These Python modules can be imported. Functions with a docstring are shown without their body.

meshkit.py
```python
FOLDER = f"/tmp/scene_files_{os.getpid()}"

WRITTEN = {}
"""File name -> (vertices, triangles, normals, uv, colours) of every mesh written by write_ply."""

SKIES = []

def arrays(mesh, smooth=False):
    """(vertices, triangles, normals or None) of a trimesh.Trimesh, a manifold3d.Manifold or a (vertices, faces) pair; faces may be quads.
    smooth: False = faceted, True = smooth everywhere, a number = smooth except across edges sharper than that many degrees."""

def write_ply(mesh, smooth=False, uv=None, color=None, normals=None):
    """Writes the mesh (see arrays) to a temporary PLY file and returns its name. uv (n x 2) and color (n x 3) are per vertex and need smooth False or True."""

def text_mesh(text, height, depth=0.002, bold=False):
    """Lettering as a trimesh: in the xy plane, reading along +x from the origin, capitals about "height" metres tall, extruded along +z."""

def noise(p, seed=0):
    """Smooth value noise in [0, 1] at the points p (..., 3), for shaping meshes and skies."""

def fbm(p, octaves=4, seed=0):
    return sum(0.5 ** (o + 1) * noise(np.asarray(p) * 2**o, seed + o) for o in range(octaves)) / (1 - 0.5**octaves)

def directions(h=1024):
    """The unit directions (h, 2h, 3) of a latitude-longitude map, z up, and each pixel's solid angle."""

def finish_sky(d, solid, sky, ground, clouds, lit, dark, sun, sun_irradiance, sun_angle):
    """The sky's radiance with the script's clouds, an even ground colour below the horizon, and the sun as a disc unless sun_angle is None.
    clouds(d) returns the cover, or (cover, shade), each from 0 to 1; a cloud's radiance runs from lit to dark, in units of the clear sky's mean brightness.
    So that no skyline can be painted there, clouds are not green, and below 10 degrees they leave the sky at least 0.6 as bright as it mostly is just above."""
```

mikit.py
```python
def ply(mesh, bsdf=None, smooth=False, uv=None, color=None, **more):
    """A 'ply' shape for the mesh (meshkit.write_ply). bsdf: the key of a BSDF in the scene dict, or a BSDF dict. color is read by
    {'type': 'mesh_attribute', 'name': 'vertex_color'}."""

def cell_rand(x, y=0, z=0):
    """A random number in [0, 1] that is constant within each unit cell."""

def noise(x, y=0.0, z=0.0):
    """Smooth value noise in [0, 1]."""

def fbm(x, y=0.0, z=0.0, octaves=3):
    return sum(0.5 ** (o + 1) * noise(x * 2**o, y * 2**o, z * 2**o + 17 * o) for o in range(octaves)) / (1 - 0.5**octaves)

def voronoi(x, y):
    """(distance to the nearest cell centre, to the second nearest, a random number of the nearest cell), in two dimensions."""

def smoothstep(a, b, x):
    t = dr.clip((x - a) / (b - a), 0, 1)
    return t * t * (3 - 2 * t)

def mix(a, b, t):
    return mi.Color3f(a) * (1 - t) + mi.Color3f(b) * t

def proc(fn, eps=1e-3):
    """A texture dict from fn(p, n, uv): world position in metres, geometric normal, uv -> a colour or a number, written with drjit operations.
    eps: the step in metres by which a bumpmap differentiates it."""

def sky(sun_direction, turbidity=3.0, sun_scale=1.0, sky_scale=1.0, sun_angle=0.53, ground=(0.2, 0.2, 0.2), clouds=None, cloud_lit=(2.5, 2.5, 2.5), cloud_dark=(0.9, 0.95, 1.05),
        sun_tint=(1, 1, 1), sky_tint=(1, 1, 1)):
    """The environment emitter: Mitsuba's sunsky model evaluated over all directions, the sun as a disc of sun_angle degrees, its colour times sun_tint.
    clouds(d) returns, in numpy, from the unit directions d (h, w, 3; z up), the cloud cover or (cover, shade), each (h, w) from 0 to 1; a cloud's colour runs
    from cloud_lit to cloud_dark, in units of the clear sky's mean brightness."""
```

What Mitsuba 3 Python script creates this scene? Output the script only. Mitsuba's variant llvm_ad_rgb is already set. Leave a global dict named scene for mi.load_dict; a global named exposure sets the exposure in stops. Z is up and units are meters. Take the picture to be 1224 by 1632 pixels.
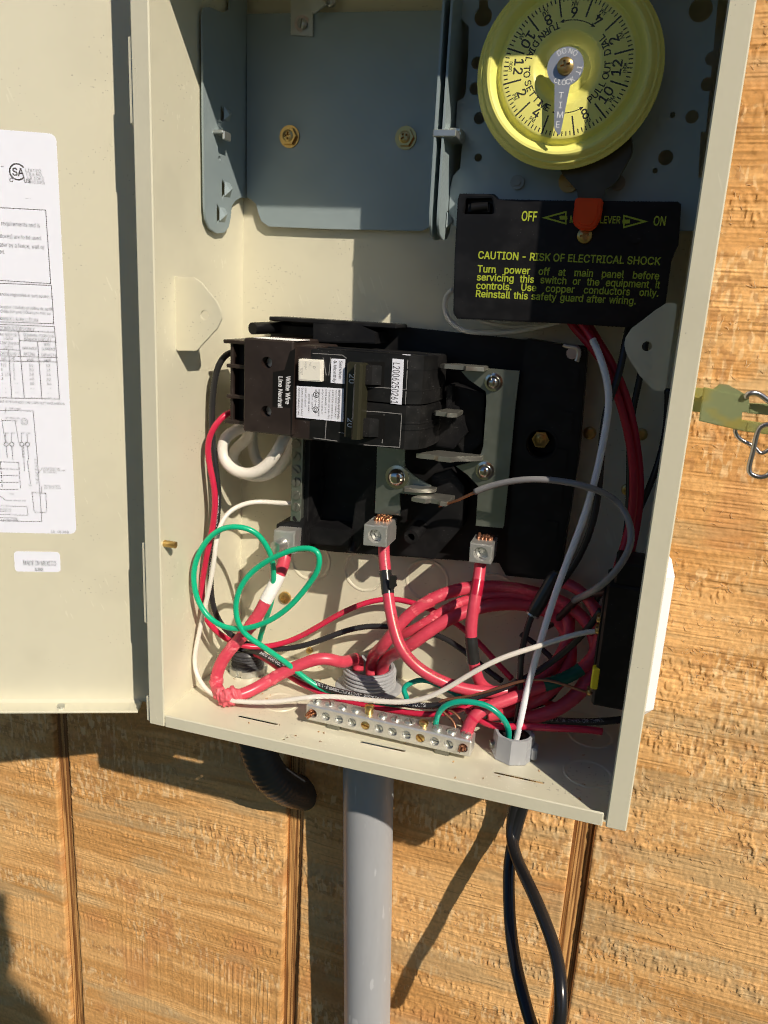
import math
import numpy as np, trimesh, mitsuba as mi, drjit as dr
import manifold3d as m3
from shapely.geometry import Polygon, Point, LineString, box as sbox
from shapely import affinity
from shapely.ops import unary_union
from scipy.interpolate import CubicSpline
import meshkit, mikit
from mikit import proc, noise, fbm, smoothstep, mix

scene, labels = {}, {}
T = mi.ScalarTransform4f
rng = np.random.default_rng(7)

# ------------------------------------------------------------------ camera, sky, exposure
FOCAL, PX, PY = 1236.2315, 612.0, 816.0
ROT = np.array([[0.95493910, 0.29185027, 0.05398838], [0.12569971, -0.23290121, -0.96434258], [-0.26886968, 0.92767475, -0.25909197]])
CAM = np.array([0.2314, -0.4465, 0.2348])
_m = np.eye(4); _m[:3, 0] = -ROT[0]; _m[:3, 1] = -ROT[1]; _m[:3, 2] = ROT[2]; _m[:3, 3] = CAM
scene['camera'] = {'type': 'perspective', 'fov': 52.6757, 'fov_axis': 'x', 'near_clip': 0.01, 'far_clip': 400.0, 'to_world': T(_m.tolist())}
SUN = (1.09, -1.0, 1.13)
scene['sky'] = mikit.sky(SUN, turbidity=2.6, sun_scale=1.0, sky_scale=.50, sun_tint=(.915, 1.0, 1.16), sky_tint=(.82, 1.0, 1.22), ground=(.07, .08, .06))
exposure = 1.78
W, D, FI, TOP = 0.2615, 0.1037, 0.2518, 0.3978      # enclosure: outer width, depth, inner edge of the right flange, height

# ------------------------------------------------------------------ helpers
def ray(x, y):
    return np.array([(x - PX) / FOCAL, (y - PY) / FOCAL, 1.0]) @ ROT
def at(x, y, Y):
    d = ray(x, y); return CAM + d * ((Y - CAM[1]) / d[1])
def at_x(x, y, X):
    d = ray(x, y); return CAM + d * ((X - CAM[0]) / d[0])
def at_z(x, y, Z):
    d = ray(x, y); return CAM + d * ((Z - CAM[2]) / d[2])
DU = np.array([-0.9212, -0.3891, 0.0]); DN = np.array([0.3891, -0.9212, 0.0]); DH = np.array([-0.003, -0.066, 0.0])
def at_door(x, y, off=0.0):
    d = ray(x, y); q = CAM + d * (((DH + DN * off - CAM) @ DN) / (d @ DN)); return ((q - DH) @ DU, q[2])
def numbered(key):
    if key not in scene and key not in labels: return key
    n = 1
    while f'{key}_{n:03d}' in scene or f'{key}_{n:03d}' in labels: n += 1
    return f'{key}_{n:03d}'
def thing(name, label, cat, group=None):
    key = numbered(name); labels[key] = {'label': label, 'category': cat}
    if group: labels[key]['group'] = group
    return key
def part(parent, name, mesh, mat, smooth=False, label=None, kind=None, **kw):
    key = numbered(f'{parent}__{name}')
    scene[key] = mikit.ply(mesh, mat, smooth=smooth, **kw)
    if label or kind: labels[key] = {k: v for k, v in (('label', label), ('kind', kind)) if v}
    return key
def single(name, label, cat, mesh, mat, smooth=False, group=None, **kw):
    key = thing(name, label, cat, group); scene[key] = mikit.ply(mesh, mat, smooth=smooth, **kw); return key
def struct(name, mesh, mat, label, cat, smooth=False):
    scene[name] = mikit.ply(mesh, mat, smooth=smooth); labels[name] = {'label': label, 'category': cat, 'kind': 'structure'}
def join(*ms):
    ms = [m for g in ms for m in (g if isinstance(g, (list, tuple)) else [g])]
    return trimesh.util.concatenate([tm(m) for m in ms])
def tm(m):
    if hasattr(m, 'to_mesh'):
        q = m.to_mesh(); return trimesh.Trimesh(np.array(q.vert_properties[:, :3], float), np.array(q.tri_verts), process=False)
    return m
def hull(pts):
    return m3.Manifold.hull_points(np.asarray(pts, np.float64))
def cbox(x0, x1, y0, y1, z0, z1, b=0.0005):
    P = []
    for sx, x in ((1, x0), (-1, x1)):
        for sy, y in ((1, y0), (-1, y1)):
            for sz, z in ((1, z0), (-1, z1)):
                P += [(x + sx * b, y + sy * b, z), (x + sx * b, y, z + sz * b), (x, y + sy * b, z + sz * b)]
    return hull(P)
def oriented(m, o, X, Y, Z):
    m = tm(m).copy(); M = np.eye(4); M[:3, 0], M[:3, 1], M[:3, 2], M[:3, 3] = X, Y, Z, o; m.apply_transform(M)
    if np.linalg.det(M[:3, :3]) < 0: m.invert()
    return m
def man(m):
    m = tm(m); return m3.Manifold(m3.Mesh(np.asarray(m.vertices, np.float32), np.asarray(m.faces, np.uint32)))
def unit(v): v = np.asarray(v, float); return v / np.linalg.norm(v)
def ext(poly, t, bev=0.0):
    """A shapely polygon pulled up from z=0 to z=t; with a bevel on the top edges."""
    def cs(p):
        rings = []
        for g in getattr(p, 'geoms', [p]):
            g = g.buffer(0)
            for h in getattr(g, 'geoms', [g]):
                rings.append(np.array(h.exterior.coords)[:-1]); rings += [np.array(i.coords)[:-1] for i in h.interiors]
        return m3.CrossSection(rings, m3.FillRule.EvenOdd)
    if bev <= 0: return tm(m3.Manifold.extrude(cs(poly), t))
    a = m3.Manifold.extrude(cs(poly), t - bev)
    for k in range(2):
        a = a + m3.Manifold.extrude(cs(poly.buffer(-bev * (0.3, 1.0)[k])), t - bev * (0.45, 0.0)[k])
    return tm(a)
EX, EY, EZ = np.eye(3)
def front(poly, yf, t, bev=0.0):
    """polygon in (x, z), its front face at y = yf (towards the camera), t thick behind it."""
    return oriented(ext(poly, t, bev), (0, yf + t, 0), EX, EZ, -EY)
def pxpoly(pts, Y, r=0.0):
    p = Polygon([at(x, y, Y)[[0, 2]] for x, y in pts]).buffer(0)
    return p.buffer(-r).buffer(2 * r, quad_segs=5).buffer(-r) if r else p
def pxcirc(x, y, rpx, Y, n=10):
    c = at(x, y, Y); r = rpx * np.linalg.norm(at(x + 1, y, Y) - c); return Point(c[0], c[2]).buffer(r, quad_segs=n)
def cyl(p0, p1, r, n=24, r1=None):
    p0, p1 = np.asarray(p0, float), np.asarray(p1, float); z = p1 - p0; h = np.linalg.norm(z); z = z / h
    x = unit(np.cross(z, EZ if abs(z[2]) < .9 else EX)); y = np.cross(z, x)
    return oriented(m3.Manifold.cylinder(h, r, r if r1 is None else r1, n), p0, x, y, z)
def lathe(prof, n=48):
    """prof: closed (r, z) outline turned about z."""
    return tm(m3.Manifold.revolve(m3.CrossSection([np.array(prof, float)], m3.FillRule.NonZero), n))
def path3(pts, n=12):
    P = np.array([p if len(p) == 3 and not isinstance(p[2], str) and abs(p[0]) < 5 else None for p in pts], float)
    return P
def resolve(p):
    """control point of a cable: (px, py, y), (px, py, 'z', height) or an array in metres."""
    if isinstance(p, np.ndarray): return p
    if len(p) == 4: return at_z(p[0], p[1], p[3])
    return at(*p)
def spline(pts, step=0.0012):
    P = np.array([resolve(p) for p in pts]); s = np.r_[0, np.cumsum(np.linalg.norm(np.diff(P, axis=0), axis=1) ** 0.75)]
    c = CubicSpline(s, P); f = c(np.linspace(0, s[-1], 600)); L = np.r_[0, np.cumsum(np.linalg.norm(np.diff(f, axis=0), axis=1))]
    n = max(4, int(L[-1] / step)); u = np.linspace(0, L[-1], n)
    return np.stack([np.interp(u, L, f[:, k]) for k in range(3)], 1)
def frames(P):
    t = np.gradient(P, axis=0); t /= np.linalg.norm(t, axis=1, keepdims=True)
    a = np.zeros_like(P); v = unit(np.cross(t[0], (CAM - P[0]) if abs(unit(CAM - P[0]) @ t[0]) < .95 else EX)); 
    for i in range(len(P)):
        v = v - t[i] * (v @ t[i]); v = v / np.linalg.norm(v); a[i] = v
    return t, a, np.cross(t, a)
def tube(P, r, n=14, cap=True):
    t, a, b = frames(P); r = np.broadcast_to(np.asarray(r, float), (len(P),)); ang = np.arange(n) * 2 * np.pi / n
    V = P[:, None] + r[:, None, None] * (np.cos(ang)[None, :, None] * a[:, None] + np.sin(ang)[None, :, None] * b[:, None])
    i, j = np.meshgrid(np.arange(len(P) - 1), np.arange(n), indexing='ij'); j1 = (j + 1) % n
    q = np.stack([i * n + j, i * n + j1, (i + 1) * n + j1, (i + 1) * n + j], -1).reshape(-1, 4)
    F = np.vstack([q[:, [0, 1, 2]], q[:, [0, 2, 3]]]); V = V.reshape(-1, 3); N = len(V)
    if cap:
        V = np.vstack([V, P[0], P[-1]]); k = np.arange(n); k1 = (k + 1) % n
        F = np.vstack([F, np.stack([k1, k, k * 0 + N], 1), np.stack([k + N - n, k1 + N - n, k * 0 + N + 1], 1)])
    return trimesh.Trimesh(V, F, process=False)
def text_on(text, h, o, X, Y, t=0.00012, bold=False, width=None):
    """lettering: origin o = left end of the baseline, X reading direction, Y up."""
    m = meshkit.text_mesh(text, h, t, bold=bold)
    if width: m.apply_scale([width / m.bounds[1][0], 1, 1])
    X, Y = unit(X), unit(Y); return oriented(m, np.asarray(o, float), X, Y, np.cross(X, Y))
def wrap_text(P, r, text, s0, h, side, mat=None):
    """print running along a cable: bent round its surface; side = turn about the cable's axis, 0 faces the camera."""
    m = meshkit.text_mesh(text, h, 0.00004); v = np.array(m.vertices)
    L = np.r_[0, np.cumsum(np.linalg.norm(np.diff(P, axis=0), axis=1))]; t = np.gradient(P, axis=0); t /= np.linalg.norm(t, axis=1, keepdims=True)
    s = np.clip(s0 + v[:, 0], 0, L[-1]); c = np.stack([np.interp(s, L, P[:, k]) for k in range(3)], 1); d = np.stack([np.interp(s, L, t[:, k]) for k in range(3)], 1)
    d /= np.linalg.norm(d, axis=1, keepdims=True); w = CAM - c; w -= d * (w * d).sum(1, keepdims=True); w /= np.linalg.norm(w, axis=1, keepdims=True); u = np.cross(w, d)
    a = (v[:, 1] - h / 2) / r + side; rr = (r * 1.015 + v[:, 2])[:, None]
    m.vertices = c + rr * (np.cos(a)[:, None] * w + np.sin(a)[:, None] * u); return m
def rectp(x0, x1, z0, z1, r=0.0):
    p = sbox(x0, z0, x1, z1); return p.buffer(-r).buffer(r, quad_segs=4) if r else p

# ------------------------------------------------------------------ materials
def rgb(*c): return {'type': 'rgb', 'value': list(c)}
def pbr(name, col, rough=0.4, metal=0.0, spec=0.5, bump=None, eps=1e-4, **kw):
    b = {'type': 'principled', 'base_color': col if isinstance(col, dict) else rgb(*col), 'roughness': rough if isinstance(rough, dict) else float(rough), 'metallic': float(metal), 'specular': float(spec), **kw}
    if bump: b = {'type': 'bumpmap', 'arbitrary': proc(bump[0], eps), 'scale': float(bump[1]), 'bsdf': b}
    scene[name] = {'type': 'twosided', 'bsdf': b}
def beige_col(p, n, uv):
    d = fbm(p.x * 30, p.y * 30, p.z * 30, 3); s = smoothstep(.86, .92, noise(p.x * 900, p.y * 900, p.z * 900)) * smoothstep(.60, .75, noise(p.x * 60 + 9, p.y * 60, p.z * 60))
    sc = smoothstep(.80, .86, noise((p.x + p.z * .4) * 900, p.y * 900, p.z * 60 - p.x * 20)) * smoothstep(.66, .78, noise(p.x * 34 + 3, p.y * 34, p.z * 34))
    dirt = smoothstep(.52, .75, fbm(p.x * 25, p.y * 25 + 7, p.z * 25, 4))
    return mix((.635, .612, .480), (.62, .595, .465), d) * (1 - .25 * s) * (1 - .05 * dirt) + mi.Color3f(.05) * sc
pbr('beige_paint', proc(beige_col), proc(lambda p, n, uv: .27 + .1 * fbm(p.x * 50, p.y * 50, p.z * 50, 2)), spec=.5)
pbr('label_paper', proc(lambda p, n, uv: mix((.80, .83, .94), (.78, .81, .92), fbm(p.x * 90, p.y * 90, p.z * 90, 2))), .45, spec=.4)
pbr('black_ink', (.025, .025, .03), .5)
pbr('slot_black', (.008, .008, .008), .8, spec=.1)
def zinc_col(p, n, uv):
    return mix((.27, .34, .37), (.33, .40, .42), fbm(p.x * 40, p.y * 40, p.z * 40, 3))
pbr('blue_steel', proc(zinc_col), proc(lambda p, n, uv: .36 + .14 * fbm(p.x * 120, p.y * 120, p.z * 120, 3)), metal=.25, spec=.5)
def dust_black(c0, c1, amt):
    def f(p, n, uv):
        d = fbm(p.x * 110, p.y * 110, p.z * 110, 3); s = smoothstep(.84, .92, noise(p.x * 1400, p.y * 1400, p.z * 1400)) * smoothstep(.45, .65, d)
        return mix(c0, c1, smoothstep(.35, .75, d)) + mi.Color3f(amt) * s
    return proc(f)
pbr('black_plastic', dust_black((.0065, .0065, .0075), (.012, .012, .013), .03), proc(lambda p, n, uv: .34 + .2 * fbm(p.x * 200, p.y * 200, p.z * 200, 2)), spec=.28)
pbr('breaker_plastic', dust_black((.0085, .0085, .009), (.016, .0155, .016), .06), proc(lambda p, n, uv: .22 + .2 * fbm(p.x * 200, p.y * 200, p.z * 200, 2)), spec=.35)
pbr('brown_plastic', dust_black((.020, .013, .011), (.029, .020, .017), .05), .42)
pbr('handle_plastic', (.028, .027, .016), .28)
pbr('guard_plastic', dust_black((.007, .007, .008), (.013, .013, .0145), .03), .38, spec=.28)
pbr('seam_grey', (.26, .26, .26), .6)
def yel(p, n, uv): return mix((.85, .82, .23), (.82, .79, .22), fbm(p.x * 60, p.y * 60, p.z * 60, 2))
pbr('yellow_paint', proc(yel), .3, spec=.5)
pbr('dial_ink', (.03, .03, .025), .5)
pbr('lime_print', (.38, .46, .03), .6)
pbr('red_tip', (.80, .075, .010), .32, spec=.3)
pbr('white_ink', (.72, .74, .78), .6)
pbr('white_plastic', (.82, .83, .86), .35)
pbr('cream_plastic', (.80, .78, .70), .35)
def brass(p, n, uv): return mix((.62, .42, .14), (.50, .36, .16), fbm(p.x * 300, p.y * 300, p.z * 300, 2))
pbr('gold_zinc', proc(brass), .28, metal=.9)
pbr('galvanized', proc(lambda p, n, uv: mix((.50, .52, .50), (.62, .63, .60), fbm(p.x * 160, p.y * 160, p.z * 160, 3))), .33, metal=.85)
pbr('busbar_tin', proc(lambda p, n, uv: mix((.22, .25, .215), (.34, .37, .32), fbm(p.x * 110, p.y * 110, p.z * 110, 4))), proc(lambda p, n, uv: .26 + .18 * fbm(p.x * 260, p.y * 260, p.z * 260, 3)), metal=.85)
pbr('aluminium', proc(lambda p, n, uv: mix((.86, .85, .82), (.74, .73, .70), fbm(p.x * 500, p.y * 500, p.z * 500, 3))), .42, metal=.85, bump=(lambda p, n, uv: fbm(p.x * 900, p.y * 900, p.z * 900, 2), .00012))
pbr('nickel', (.66, .62, .57), .12, metal=1.0)
pbr('dull_steel', proc(lambda p, n, uv: mix((.22, .22, .19), (.33, .33, .29), fbm(p.x * 120, p.y * 120, p.z * 120, 3))), .38, metal=.8)
pbr('stab_steel', proc(lambda p, n, uv: mix((.34, .34, .30), (.50, .49, .45), fbm(p.x * 250, p.y * 250, p.z * 250, 3))), .3, metal=.85)
pbr('lever_steel', proc(lambda p, n, uv: mix((.09, .09, .07), (.16, .155, .12), fbm(p.x * 120, p.y * 120, p.z * 120, 3))), .3, metal=.8)
pbr('pointer_metal', proc(lambda p, n, uv: mix((.40, .44, .52), (.47, .50, .57), fbm(p.x * 200, p.y * 200, p.z * 200, 2))), .35, metal=.6)
pbr('copper', proc(lambda p, n, uv: mix((.62, .28, .14), (.38, .17, .09), fbm(p.x * 700, p.y * 700, p.z * 700, 2))), .3, metal=.9)
pbr('copper_dark', (.36, .17, .10), .4, metal=.8)
pbr('wire_steel', (.42, .42, .44), .25, metal=.95)
def irid(p, n, uv):
    a = fbm(p.x * 60 + 3, p.y * 60, p.z * 90, 3); b = noise(p.x * 85, p.y * 50, p.z * 85 + 5)
    c = mix((.46, .42, .12), (.34, .40, .21), smoothstep(.35, .6, a)); return mix(c, (.66, .40, .26), smoothstep(.66, .86, b))
pbr('yellow_chromate', proc(irid), .34, metal=.5)
def wear(c, c2, k=240): return proc(lambda p, n, uv: mix(c, c2, fbm(p.x * k, p.y * k, p.z * k, 3)))
pbr('red_insulation', wear((.54, .040, .078), (.63, .075, .115)), .33, spec=.5)
pbr('thin_red_insulation', wear((.50, .014, .055), (.58, .026, .07)), .28, spec=.5)
pbr('deep_red_insulation', wear((.38, .008, .034), (.45, .014, .042)), .28, spec=.5)
pbr('pink_shavings', wear((.60, .060, .095), (.74, .17, .20), 500), .5)
pbr('black_insulation', wear((.016, .016, .018), (.028, .028, .03)), .3)
pbr('black_tape', wear((.016, .016, .016), (.03, .03, .03)), .24)
pbr('white_insulation', wear((.76, .73, .67), (.70, .66, .60)), .38)
pbr('cold_white_insulation', wear((.88, .89, .94), (.82, .83, .90)), .38)
pbr('white_tape', (.84, .83, .82), .4)
pbr('green_insulation', wear((.004, .40, .21), (.008, .48, .25)), .27)
pbr('teal_insulation', wear((.004, .30, .21), (.006, .36, .25)), .27)
pbr('green_tape', (.004, .12, .09), .3)
pbr('grey_insulation', wear((.20, .20, .21), (.26, .26, .27)), .3)
pbr('pvc_grey', proc(lambda p, n, uv: mix((.33, .345, .375), (.38, .395, .42), fbm(p.x * 40, p.y * 40, p.z * 20, 3)) * (1 - .10 * fbm(p.x * 200, p.y * 200, p.z * 12, 3)) + mi.Color3f(.10) * smoothstep(.72, .80, fbm(p.x * 330, p.y * 330, p.z * 55, 2))), .33, spec=.5)
pbr('liquidtight_dark', (.035, .038, .045), .4)
pbr('black_rubber', (.014, .014, .016), .22)
pbr('yellow_mark', (.80, .68, .02), .5)

# wood
GX = [-0.1603 + 0.2032 * k for k in range(-2, 5)]      # grooves of the siding, 8 inches apart
WY = 0.0120                                              # its front face
def wood_col(p, n, uv):
    w = fbm(p.x * 7, p.z * 7, 3.0, 3) * .02; z = p.z + w
    big = fbm(p.x * 8, z * 26, 9.0, 3); band = fbm(p.x * 6, z * 150, 1.0, 3); hair = noise(p.x * 26, z * 900, 7.0); pat = smoothstep(.46, .62, fbm(p.x * 15, z * 70, 6.0, 3))
    c = mix((.75, .440, .180), (.58, .305, .105), smoothstep(.36, .64, .5 * big + .5 * band)) * (.84 + .32 * fbm(p.x * 620, z * 520, 31.0, 2))
    c = mix(c, (.44, .235, .085), .5 * smoothstep(.60, .85, hair) * smoothstep(.40, .60, fbm(p.x * 10, z * 40, 12.0, 2)))
    c = mix(c, (.88, .66, .38), .5 * smoothstep(.52, .70, fbm(p.x * 500, z * 140, 4.0, 2)) * pat)
    c = mix(c, (.40, .20, .075), .6 * smoothstep(.56, .70, fbm(p.x * 330, z * 260, 5.0, 2)) * pat)
    c = mix(c, (.56, .26, .10), .45 * smoothstep(.66, .78, fbm(p.x * 30, z * 22, 15.0, 2)))
    return mix(c, (.50, .38, .21), .45 * smoothstep(.56, .70, fbm(p.x * 12 + 40, z * 55, 8.0, 3)))
def wood_bump(p, n, uv):
    return .6 * noise(p.x * 50, p.z * 1000, 1.0) + .4 * noise(p.x * 600, p.z * 420, 2.0)
pbr('rough_wood', proc(wood_col), .75, spec=.25, bump=(wood_bump, .0007), eps=2e-4)
def groove_col(p, n, uv):
    s = noise(p.x * 1500, p.z * 9, 1.0); return mix((.60, .33, .12), (.20, .085, .028), smoothstep(.30, .68, .75 * s + .25 * fbm(p.x * 500, p.z * 60, 3.0, 2)))
pbr('groove_wood', proc(groove_col), .55, spec=.4, bump=(lambda p, n, uv: noise(p.x * 1700, p.z * 12, 1.0), .0006), eps=2e-4)
pbr('splinter_wood', (.66, .46, .25), .7)
pbr('skin', (.55, .34, .24), .5)
pbr('dark_cloth', (.03, .035, .05), .85)
pbr('denim', (.05, .08, .16), .85)
pbr('dark_hair', (.03, .02, .015), .6)
pbr('ground_soil', proc(lambda p, n, uv: mix((.045, .060, .028), (.085, .095, .045), fbm(p.x * 3, p.y * 3, 0.0, 4))), .9, spec=.2)

def prism_z(poly_xy, z0, z1, bev=0.0): return oriented(ext(poly_xy, z1 - z0, bev), (0, 0, z0), EX, EY, EZ)
def prism_x(poly_yz, x0, t, bev=0.0): return oriented(ext(poly_yz, t, bev), (x0, 0, 0), EY, EZ, EX)     # towards +x
def pill(o, X, L, w): return affinity.translate(LineString([(0, 0), (L * X[0], L * X[1])]).buffer(w / 2, quad_segs=4), o[0], o[1])
def screw_head(o, N, r, h, kind='phillips', hexr=0.0, hexh=0.0, turn=0.0, dome=True):
    """a screw head on the face through o with normal N: dome, washer or hexagon, and a recess."""
    N = unit(N); X = unit(np.cross(N, EZ if abs(N[2]) < .9 else EX)); Y = np.cross(N, X)
    m = m3.Manifold.revolve(m3.CrossSection([np.array([(0, 0), (r, 0), (r, h * .45), (r * .93, h * .72), (r * .7, h * .93), (r * .35, h), (0, h)] if dome else [(0, 0), (r, 0), (r, h * .8), (r * .93, h), (0, h)])]), 24)
    if hexr: m = m + m3.Manifold.cylinder(hexh, hexr, hexr * .97, 6)
    tp = max(h, hexh)
    if kind == 'phillips':
        w, l = r * .26, r * (1.15 if not hexr else .95)
        cut = m3.Manifold.cube((l, w, tp), True) + m3.Manifold.cube((w, l, tp), True)
        m = m - cut.rotate((0, 0, turn)).translate((0, 0, tp * 1.0))
    elif kind == 'slot':
        m = m - m3.Manifold.cube((r * 2.4, r * .36, tp * 1.7), True).rotate((0, 0, turn)).translate((0, 0, tp * 1.05))
    return oriented(m, o, X, Y, N)

# ------------------------------------------------------------------ ground and wall
gx = np.linspace(-150, 150, 61); GXX, GYY = np.meshgrid(gx, gx); gz = -.888 - .03 + .06 * (meshkit.noise(np.stack([GXX * .2, GYY * .2, 0 * GXX], -1)) - .5)
ii, jj = np.meshgrid(np.arange(60), np.arange(60), indexing='ij'); k = (ii * 61 + jj).ravel()
struct('ground', (np.stack([GXX, GYY, gz], -1).reshape(-1, 3), np.stack([k, k + 1, k + 62, k + 61], 1)), 'ground_soil', 'dark short grass ground below the wooden wall', 'ground', True)

wall = thing('siding_wall', 'rough sawn plywood siding with vertical grooves behind the beige box', 'wall')
def lines(a, b, fa, fb, fine, coarse):
    a0, b0 = max(a, fa), min(b, fb); out = []
    if a0 >= b0: return np.linspace(a, b, max(2, int((b - a) / coarse)))
    if a < a0: out.append(np.linspace(a, a0, max(2, int((a0 - a) / coarse)))[:-1])
    out.append(np.linspace(a0, b0, max(2, int((b0 - a0) / fine))))
    if b > b0: out.append(np.linspace(b0, b, max(2, int((b - b0) / coarse)))[1:])
    return np.concatenate(out)
def relief(x, z):
    p = lambda a, c, k: np.stack([x * a, z * c, 0 * x + k], -1)
    ss = lambda a, b, v: (lambda t: t * t * (3 - 2 * t))(np.clip((v - a) / (b - a), 0, 1))
    zz = z + (meshkit.fbm(p(7, 7, .3), 3) - .5) * .020
    q = lambda a, c, k: np.stack([x * a, zz * c, 0 * x + k], -1)
    row = ss(.52, .66, meshkit.fbm(q(11, 85, 3), 3)); cord = ss(.54, .64, meshkit.fbm(q(20, 34, 13), 2))
    saw = meshkit.fbm(q(9, 240, 2), 2); fine = meshkit.noise(q(40, 800, 6)); xx = x + (meshkit.noise(p(90, 90, 21)) - .5) * .004
    fleck = ss(.50, .68, meshkit.noise(np.stack([xx * 560, zz * 190, 0 * x + 4], -1)) * .7 + .3 * meshkit.noise(p(1100, 420, 7)))
    rib = meshkit.noise(np.stack([xx * 400, z * 26, 0 * x + 11], -1)); step = ss(.45, .55, meshkit.noise(q(14, 60, 17)))
    return .00045 * (saw - .5) + .00020 * (fine - .5) + .00040 * step + row * .00072 * (fleck - .3) + cord * (1 - row) * .00040 * (rib - .5) + .00022 * (meshkit.noise(p(520, 300, 23)) - .5)
HWG = 0.0066
edges = [-.75] + GX[1:-1] + [.86]
for k in range(len(edges) - 1):
    xa, xb = edges[k] + HWG, edges[k + 1] - HWG; right = k >= 3 and xa < .3
    xs = lines(xa, xb, -.215, .375, .00062, .02); zs = lines(-1.34, 1.1, -.285, .43 if right else .03, .00062, .02)
    X, Z = np.meshgrid(xs, zs); Y = WY - relief(X, Z)
    if not right: Y = np.where((Z > .03), np.maximum(Y, WY + .0003), Y)
    edge = np.minimum(X - xa, xb - X); Y = Y + .0014 * np.exp(-np.clip(edge, 0, 1) / .0006)
    X = np.concatenate([X[:, :1], X, X[:, -1:]], 1); Y = np.concatenate([Y[:, :1] * 0 + WY + .009, Y, Y[:, -1:] * 0 + WY + .009], 1); Z = np.concatenate([Z[:, :1], Z, Z[:, -1:]], 1)
    nz, nx = X.shape; a = (np.arange(nz - 1)[:, None] * nx + np.arange(nx - 1)[None]).ravel()
    part(wall, 'plank', (np.stack([X, Y, Z], -1).reshape(-1, 3), np.stack([a, a + 1, a + nx + 1, a + nx], 1)), 'rough_wood', True)
for g in edges[1:-1]:
    xs = np.linspace(g - HWG - .001, g + HWG + .001, 26); zs = np.linspace(-1.34, 1.1, 500); X, Z = np.meshgrid(xs, zs)
    Y = WY + .0042 - .0012 * (meshkit.noise(np.stack([X * 900, Z * 5, 0 * X], -1)) - .5); nz, nx = X.shape; a = (np.arange(nz - 1)[:, None] * nx + np.arange(nx - 1)[None]).ravel()
    part(wall, 'groove_bottom', (np.stack([X, Y, Z], -1).reshape(-1, 3), np.stack([a, a + 1, a + nx + 1, a + nx], 1)), 'groove_wood', True)
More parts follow.
